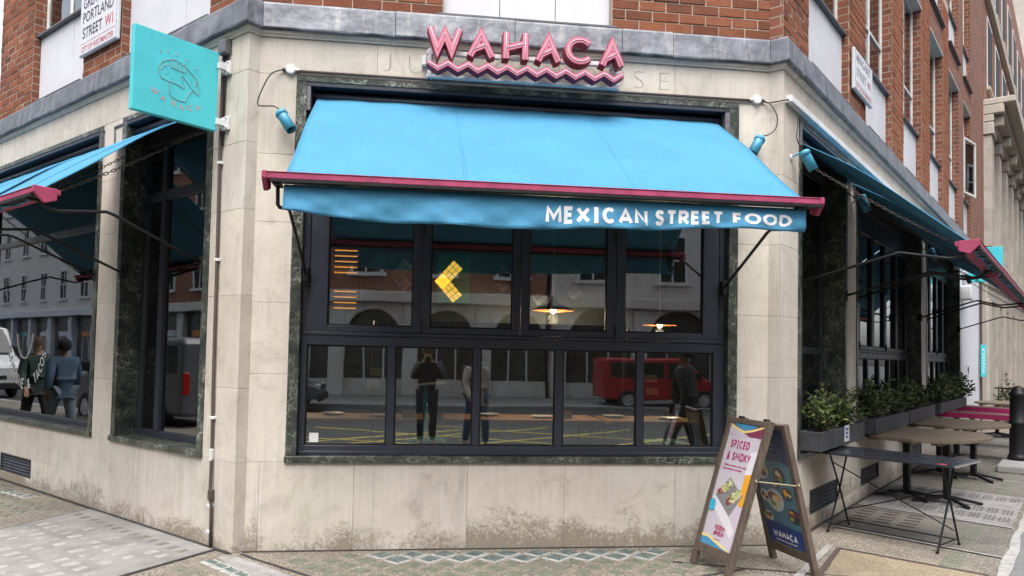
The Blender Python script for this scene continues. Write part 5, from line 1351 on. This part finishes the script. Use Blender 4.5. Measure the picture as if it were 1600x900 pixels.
for i, (x, z) in enumerate(((.95, 1.42), (.93, 1.32), (1.78, 1.42), (1.78, 1.32), (3.32, 1.40), (3.33, 1.29))):
    tag(box('paper_label', M['napkin'], None, FC, x, x + .115, -.1005, -.0995, z, z + .062), ['upper kraft paper label in the first lower pane', 'lower kraft paper label in the first lower pane', 'upper kraft label at the edge of the second lower pane', 'lower kraft label at the edge of the second lower pane', 'upper kraft label in the last lower pane', 'lower kraft label in the last lower pane'][i], 'label')
ME = thing('menu_stand', 'turquoise menu stand with white card behind the second lower pane', 'stand', (1.45, .30, 0))
MB().bar((1.42, .30, .1), (1.42, .30, 1.33), .04, .04).build('post', M['tealm'], ME); m = MB(); m.bar((1.34, .25, 1.335), (1.58, .32, 1.36), .16, .012); m.build('card', M['cup'], ME)
MB().bar((1.42, .30, .105), (1.75, .36, .105), .2, .02).build('foot', M['tealm'], ME)

# ================================================================== the street opposite (seen mirrored in the glass)
sheet('road_marking', [(-3.2, -6.6), (-3.0, -6.6), (2.4, -10.6), (2.2, -10.6)], -.116, pc('yellow_road_paint', (.50, .40, .08), .7))
for i, (x0, y0, x1, y1) in enumerate(((-1, -7.2, 4.5, -11.5), (1.2, -7, 6.4, -11), (3.6, -6.6, 8.4, -10.4), (6, -7, -1, -11), (8.4, -7.4, 1.6, -11.6), (3.5, -7, -3.6, -10.2))):
    d = Vector((x1 - x0, y1 - y0, 0)).normalized(); nn = Vector((-d.y, d.x, 0)) * .05
    a, b = Vector((x0, y0, 0)), Vector((x1, y1, 0)); sheet('road_marking', [a - nn, b - nn, b + nn, a + nn], -.115 + .001 * i, M['yellow_road_paint'])
sheet('far_pavement', [(-40, -17.2), (40, -17.2), (40, -22), (-40, -22)], .0, M['conc'], thick=.12)
def far_house(name, label, F, s0, s1, o, floors, upper, ground, bay=2.6, arch=True, roof=None, depth=6):
    T = thing(name, label, 'building', F((s0 + s1) / 2, o, 0), 'buildings across the street')
    zt = 4.0 + floors * 3.1
    box('wall', upper, T, F, s0, s1, o - depth, o, 4.0, zt); box('ground_wall', ground, T, F, s0, s1, o - depth, o - .3, 0, 3.99)
    box('cornice', ground, T, F, s0, s1, o - .2, o + .35, 3.55, 3.98, bevel=.03); box('parapet', ground, T, F, s0, s1, o - .3, o + .3, zt, zt + .5)
    n = int((s1 - s0) / bay); bw_ = (s1 - s0) / n
    for i in range(n):
        c_ = s0 + (i + .5) * bw_
        box('pier', ground, T, F, c_ - bw_ / 2 + .02, c_ - bw_ / 2 + .62, o - .29, o + .05, 0, 3.54, bevel=.03)
        w = box('shop_front', M['shopdark'], T, F, c_ - bw_ / 2 + .62, c_ + bw_ / 2 + .02, o - .29, o - .25, .3, 3.5)
        for k_ in range(1, 3): box('shop_mullion', M['wframe'], w, F, c_ - bw_ / 2 + .62 + k_ * (bw_ - .6) / 3 - .03, c_ - bw_ / 2 + .62 + k_ * (bw_ - .6) / 3 + .03, o - .249, o - .22, .3, 2.3)
        box('shop_sign', [M['van_white'], M['tealm'], M['copper'], M['wpaint']][i % 4], w, F, c_ - .35, c_ + .9, o - .249, o - .2, 2.30, 2.62)
        box('stall_riser', ground, w, F, c_ - bw_ / 2 + .62, c_ + bw_ / 2 + .02, o - .249, o - .21, .0, .62)
        if arch:
            r0 = (bw_ - .6) / 2; cc = c_ + .3
            pts = [(cc + r0 * math.cos(t), 2.3 + r0 * math.sin(t)) for t in [math.pi * k / 10 for k in range(11)]]
            m = MB()
            for (a0, b0), (a1, b1) in zip(pts, pts[1:]):
                m.prism([F(a0, o - .24, b0), F(a1, o - .24, b1), F(a1, o - .24, 3.53), F(a0, o - .24, 3.53)], F.n * .26)
            m.build('arch', ground, w)
            MB().tube([F(a, o + .02, b) for a, b in pts], .09, 6).build('arch_moulding', ground, w)
        for f in range(floors):
            z = 4.7 + f * 3.1
            w = box('window', M['dark'], T, F, c_ - .5, c_ + .5, o + .001, o + .012, z, z + 1.75)
            for q in ((c_ - .62, c_ - .5, z, z + 1.87), (c_ + .5, c_ + .62, z, z + 1.87), (c_ - .5, c_ + .5, z + 1.75, z + 1.87), (c_ - .03, c_ + .03, z, z + 1.75), (c_ - .5, c_ + .5, z + .85, z + .91)):
                box('frame', M['wframe'], w, F, q[0], q[1], o + .001, o + .06, q[2], q[3])
            box('sill', M['wframe'], w, F, c_ - .72, c_ + .72, o, o + .16, z - .14, z - .002)
M['van_white'] = simple('white_car_paint', (.62, .64, .66), .25, var=.02); M['van_grey'] = simple('grey_car_paint', (.10, .105, .115), .28, var=.04); M['van_red'] = simple('red_car_paint', (.36, .012, .018), .28, var=.04)
M['shopdark'] = simple('shop_interior', (.045, .043, .04), .3, var=.7, nscale=1.2)
M['pale_stone'] = stone_mat('pale_stone', (.60, .58, .54), (.74, .72, .68), grime=False)
M['pale_render'] = simple('pale_render', (.62, .60, .56), .8)
FO = Frame((0, -22, 0), (1, 0, 0), (0, 1, 0))
far_house('brick_house', 'red brick building with white windows and stone arches across the street', FO, -16, 6.2, 0, 3, far_brick_mat('front_brick', (1, 0, 0), dark=1.4), M['pale_stone'])
far_house('stone_house', 'cream stone building with tall arches across the street', FO, 6.4, 26, 0, 3, M['pale_stone'], M['pale_stone'], 3.1)
FOL = Frame(FL(0, 15.5, 0), dL, -nL)
far_house('brick_house', 'red brick terrace across the left-hand street', FOL, 10, 34, 0, 3, far_brick_mat('far_brick', dL, dark=1.3), M['pale_render'], 2.8, False)
far_house('stone_house', 'pale rendered terrace farther up the left-hand street', FOL, 34.3, 60, 0, 4, M['pale_render'], M['wpaint'], 3.0, False)
FOR = Frame(FR(0, 12.5, 0), dR, -nR)
far_house('brick_house', 'dark brick terrace across the right-hand street', FOR, 9, 40, 0, 4, M['brick_r'], M['cream'], 2.8, False)
# ---- vehicles
M['tyre'] = simple('tyre_rubber', (.018, .018, .019), .8); M['lampw'] = simple('lamp_glass', (.6, .6, .58), .15); M['lampr'] = simple('tail_lamp', (.35, .01, .01), .2); M['cglass'] = simple('tinted_car_glass', (.015, .018, .02), .06)
def van(label, p, rz, paint, L_=5.0, W_=1.95, H_=1.98):
    T = thing('parked_van', label, 'van', p, None, rz)
    prof = [(-L_ / 2, .35), (-L_ / 2, H_ * .93), (-L_ / 2 + .1, H_), (L_ * .10, H_), (L_ * .17, H_ * .98), (L_ * .34, H_ * .60), (L_ * .48, H_ * .50), (L_ / 2, H_ * .42), (L_ / 2, .35)]
    MB().prism([Vector((x, -W_ / 2, z)) for x, z in prof], (0, W_, 0)).build('body', paint, T, bevel=.09, seg=3, local=True)
    for sg in (-1, 1):
        y = sg * (W_ / 2 + .004)
        for pts in ([(L_ * .02, H_ * .62), (L_ * .30, H_ * .62), (L_ * .19, H_ * .90), (L_ * .02, H_ * .92)], [(-L_ * .22, H_ * .62), (-L_ * .01, H_ * .62), (-L_ * .01, H_ * .92), (-L_ * .22, H_ * .92)], [(-L_ * .45, H_ * .62), (-L_ * .25, H_ * .62), (-L_ * .25, H_ * .92), (-L_ * .45, H_ * .92)]):
            MB().prism([Vector((x, y - sg * .02, z)) for x, z in pts], (0, sg * .024, 0)).build('window', M['cglass'], T, bevel=.008, local=True)
        for x in (-L_ * .31, L_ * .32):
            wh = MB().lathe((x, sg * (W_ / 2 - .16), .34), (0, sg, 0), [(.20, 0), (.33, .01), (.34, .04), (.34, .17), (.30, .19), (.2, .17)], 22).build('wheel', M['tyre'], T, local=True)
            MB().lathe((x, sg * (W_ / 2 + .0), .34), (0, sg, 0), [(.19, 0), (.20, .02), (.08, .012), (.0, .03)], 14).build('rim', M['chrome'], wh, local=True)
        box('headlight', M['lampw'], T, FW, L_ / 2 - .12, L_ / 2 + .012, sg * W_ * .36 - .16, sg * W_ * .36 + .16, .64, .80, bevel=.02, local=True)
        box('tail_light', M['lampr'], T, FW, -L_ / 2 - .012, -L_ / 2 + .04, sg * W_ * .45 - .06, sg * W_ * .45 + .06, .8, 1.25, bevel=.01, local=True)
        box('wing_mirror', M['tyre'], T, FW, L_ * .25, L_ * .29, sg * (W_ / 2 + .03), sg * (W_ / 2 + .22), H_ * .6, H_ * .72, bevel=.02, local=True)
        box('door_handle', M['tyre'], T, FW, L_ * .03, L_ * .07, sg * (W_ / 2) - .01, sg * (W_ / 2) + .02, H_ * .52, H_ * .54, local=True)
    m = MB(); m.add([(L_ * .185, -W_ * .42, H_ * .95), (L_ * .185, W_ * .42, H_ * .95), (L_ * .345, W_ * .44, H_ * .615), (L_ * .345, -W_ * .44, H_ * .615)], [(0, 1, 2, 3)])
    o = m.build('windscreen', M['cglass'], T, local=True); o.location = (.03, 0, .03)
    box('bumper', M['tyre'], T, FW, L_ / 2 - .05, L_ / 2 + .06, -W_ / 2 + .05, W_ / 2 - .05, .30, .52, bevel=.03, local=True); box('grille', M['tyre'], T, FW, L_ / 2 - .02, L_ / 2 + .014, -.5, .5, .62, .76, bevel=.01, local=True)
al = math.atan2(dL.y, dL.x)
G0 = Vector((0, 0, -.12))
van('grey van parked on the left street, mirrored in the narrow window', FL(11.6, 4.9, 0) + G0, al, M['van_grey'])
van('white van parked on the left street, mirrored in the wide window', FL(25.5, 4.9, 0) + G0, al + math.pi, M['van_white'], 5.4, 2.0, 2.4)
van('silver grey van parked farther along the left street', FL(30, 4.9, 0) + G0, al, M['van_grey'], 4.6, 1.85, 1.7)
van('red van on the crossing road, mirrored in the corner window', Vector((9.6, -18.6, 0)) + G0, 0, M['van_red'], 4.2, 1.8, 1.75)
van('dark hatchback parked across the road, mirrored in the lower left pane', Vector((-3.6, -16.2, 0)) + G0, 0, M['van_grey'], 4.2, 1.8, 1.5)
# ---- people (seen only as reflections)
def skin_mesh(name, joints, edges, mat, parent, sub=2, z=0.0):
    me = bpy.data.meshes.new(name); keys = list(joints); me.from_pydata([joints[k][0] for k in keys], [(keys.index(a), keys.index(b)) for a, b in edges], [])
    o = bpy.data.objects.new(name, me); COL.objects.link(o); o.parent = parent; me.materials.append(mat)
    o.modifiers.new('skin', 'SKIN').use_smooth_shade = True
    if not me.skin_vertices: me.skin_vertices  # created with the modifier
    bm = bmesh.new(); bm.from_mesh(me); lay_ = bm.verts.layers.skin.verify(); bm.verts.ensure_lookup_table()
    for i, k in enumerate(keys):
        r = joints[k][1]; bm.verts[i][lay_].radius = r if isinstance(r, tuple) else (r, r); bm.verts[i][lay_].use_root = (i == 0)
    bm.to_mesh(me); bm.free()
    s_ = o.modifiers.new('sub', 'SUBSURF'); s_.levels = s_.render_levels = sub
    return o
M['skin'] = simple('skin_tone', (.42, .24, .16), .5, var=.05, obj=True); M['skin2'] = simple('deeper_skin_tone', (.16, .08, .05), .5, var=.05, obj=True)
def person(label, p, face, coat, legs, hair, skin='skin', pose='stand', h=1.75, bag=None):
    T = thing('person', label, 'person', p, None, face); k = h / 1.75
    V_ = lambda x, y, z: (x * k, y * k, z * k)
    st = .16 if pose == 'walk' else .0
    L = {-1: {}, 1: {}}
    J = {'pelvis': (V_(0, 0, .94), .13), 'waist': (V_(0, 0, 1.08), .12), 'chest': (V_(0, 0, 1.28), (.15, .12)), 'neck0': (V_(0, 0, 1.44), .075), 'neck': (V_(0, .01, 1.52), .052), 'head0': (V_(0, .02, 1.60), .075), 'head1': (V_(0, .015, 1.69), .085), 'crown': (V_(0, .01, 1.74), .05), 'nose': (V_(0, .105, 1.63), .012)}
    E = [('pelvis', 'waist'), ('waist', 'chest'), ('chest', 'neck0'), ('neck0', 'neck'), ('neck', 'head0'), ('head0', 'head1'), ('head1', 'crown'), ('head0', 'nose')]
    for s in (-1, 1):
        n = 'l' if s < 0 else 'r'; f = s * st
        J.update({n + 'hip': (V_(s * .10, 0, .88), .095), n + 'knee': (V_(s * .105, .04 + f * .9, .50), .062), n + 'ank': (V_(s * .11, f * 1.2 - .01, .09), .042), n + 'toe': (V_(s * .13, f * 1.2 + .16, .035), .034), n + 'sho': (V_(s * .185, 0, 1.40), .068)})
        if pose == 'photo': el, ha = V_(s * .24, .14, 1.18), V_(s * .07, .34, 1.48)
        elif pose == 'phone' and s > 0: el, ha = V_(s * .25, .10, 1.14), V_(s * .10, .26, 1.36)
        else: el, ha = V_(s * .25, -.03 - f * .5, 1.13), V_(s * .255, .10 - f, .90)
        J.update({n + 'elb': (el, .045), n + 'wri': (ha, .030)})
        E += [('pelvis', n + 'hip'), (n + 'hip', n + 'knee'), (n + 'knee', n + 'ank'), (n + 'ank', n + 'toe'), ('chest', n + 'sho'), (n + 'sho', n + 'elb'), (n + 'elb', n + 'wri')]
        w, e = Vector(ha), Vector(el); d = (w - e).normalized(); side = d.cross(Vector((0, 0, 1)))
        side = side.normalized() if side.length > .05 else Vector((1, 0, 0))
        J[n + 'palm'] = (tuple(w + d * .06), (.034, .018)); E.append((n + 'wri', n + 'palm'))
        for q in range(4):
            base = w + d * .10 + side * (q - 1.5) * .019; tip = base + d * (.06 + .012 * (1.5 - abs(q - 1.3))) + Vector((0, 0, -.012))
            J['%sf%d' % (n, q)] = (tuple(base), .0095); J['%st%d' % (n, q)] = (tuple(tip), .0085); E += [(n + 'palm', '%sf%d' % (n, q)), ('%sf%d' % (n, q), '%st%d' % (n, q))]
        J[n + 'th'] = (tuple(w + d * .07 - side * s * .05), .010); E.append((n + 'palm', n + 'th'))
    skin_mesh('body', J, E, M[skin], T)
    C0 = {'hem': (V_(0, 0, .83), (.175, .15))}
    C = {a: (J[a][0], tuple(x + .022 for x in (J[a][1] if isinstance(J[a][1], tuple) else (J[a][1],) * 2))) for a in ('pelvis', 'waist', 'chest', 'neck0', 'lsho', 'rsho', 'lelb', 'relb', 'lwri', 'rwri')}
    C.update(C0)
    skin_mesh('jacket', C, [('pelvis', 'hem'), ('pelvis', 'waist'), ('waist', 'chest'), ('chest', 'neck0')] + [e for s in 'lr' for e in (('chest', s + 'sho'), (s + 'sho', s + 'elb'), (s + 'elb', s + 'wri'))], coat, T)
    D = {'pelvis': (J['pelvis'][0], (.148, .148))}
    for s in 'lr':
        for a, r in (('hip', .112), ('knee', .078), ('ank', .066)): D[s + a] = (J[s + a][0], r)
    skin_mesh('trousers', D, [e for s in 'lr' for e in (('pelvis', s + 'hip'), (s + 'hip', s + 'knee'), (s + 'knee', s + 'ank'))], legs, T)
    for s in 'lr':
        a, b = J[s + 'ank'][0], J[s + 'toe'][0]; skin_mesh('shoe', {'a': ((a[0], a[1] - .03, .045), .05), 'b': ((b[0], b[1], .03), .036)}, [('a', 'b')], M['tyre'], T)
    hm = MB(); hm.lathe(V_(0, -.005, 1.66), (0, -.25, 1), [(.098, -.06), (.104, .0), (.098, .06), (.07, .105), (.0, .125)], 14, caps=False); hm.build('hair', hair, T, smooth=True, local=True)
    for s in (-1, 1): MB().lathe(V_(s * .032, .088, 1.655), (0, 1, 0), [(.010, 0), (.006, .008)], 8).build('eye', M['tblack'], T, local=True)
    if pose in ('photo', 'phone'): box('phone', M['steel'], T, FW, -.04 + (.1 if pose == 'phone' else 0), .04 + (.1 if pose == 'phone' else 0), .44 if pose == 'photo' else .36, .45 if pose == 'photo' else .37, 1.40 * k, 1.56 * k, bevel=.004, local=True)
    if bag: box('backpack', bag, T, FW, -.15, .15, -.30, -.14, 1.0, 1.42, bevel=.04, seg=3, local=True)
def cl(nm, c):
    if nm not in M: M[nm] = simple(nm, c, .85, var=.15, nscale=8, bump=.4, obj=True)
    return M[nm]
hb, hd = cl('brown_hair', (.05, .03, .018)), cl('black_hair', (.012, .011, .011))
person('person in dark coat holding up a phone, mirrored in the second lower pane', (1.50, -6.75, 0), 0, cl('black_coat', (.02, .018, .02)), cl('navy_jeans', (.03, .035, .055)), hb, pose='photo')
person('person in pale jumper with dark bag, mirrored beside the photographer', (2.35, -6.6, 0), R(-25), cl('beige_jumper', (.34, .30, .26)), cl('blue_jeans', (.05, .09, .18)), hd, pose='walk', h=1.66, bag=cl('black_coat', 0))
person('person in black puffer jacket mirrored in the last lower pane', (4.9, -3.2, 0), R(130), cl('black_puffer', (.015, .015, .018)), cl('black_trousers', (.018, .018, .02)), hd, 'skin2', 'walk', 1.8)
person('person in dark green top walking up the left pavement', FL(8.95, 1.4, 0), al - R(90) + R(180), cl('green_top', (.02, .045, .035)), cl('black_trousers', 0), hb, pose='walk')
person('person in blue shirt and jeans on the left pavement', FL(8.1, 1.5, 0), al - R(90), cl('blue_shirt', (.05, .09, .14)), cl('grey_jeans', (.12, .15, .19)), hd, 'skin2', 'walk', 1.72)
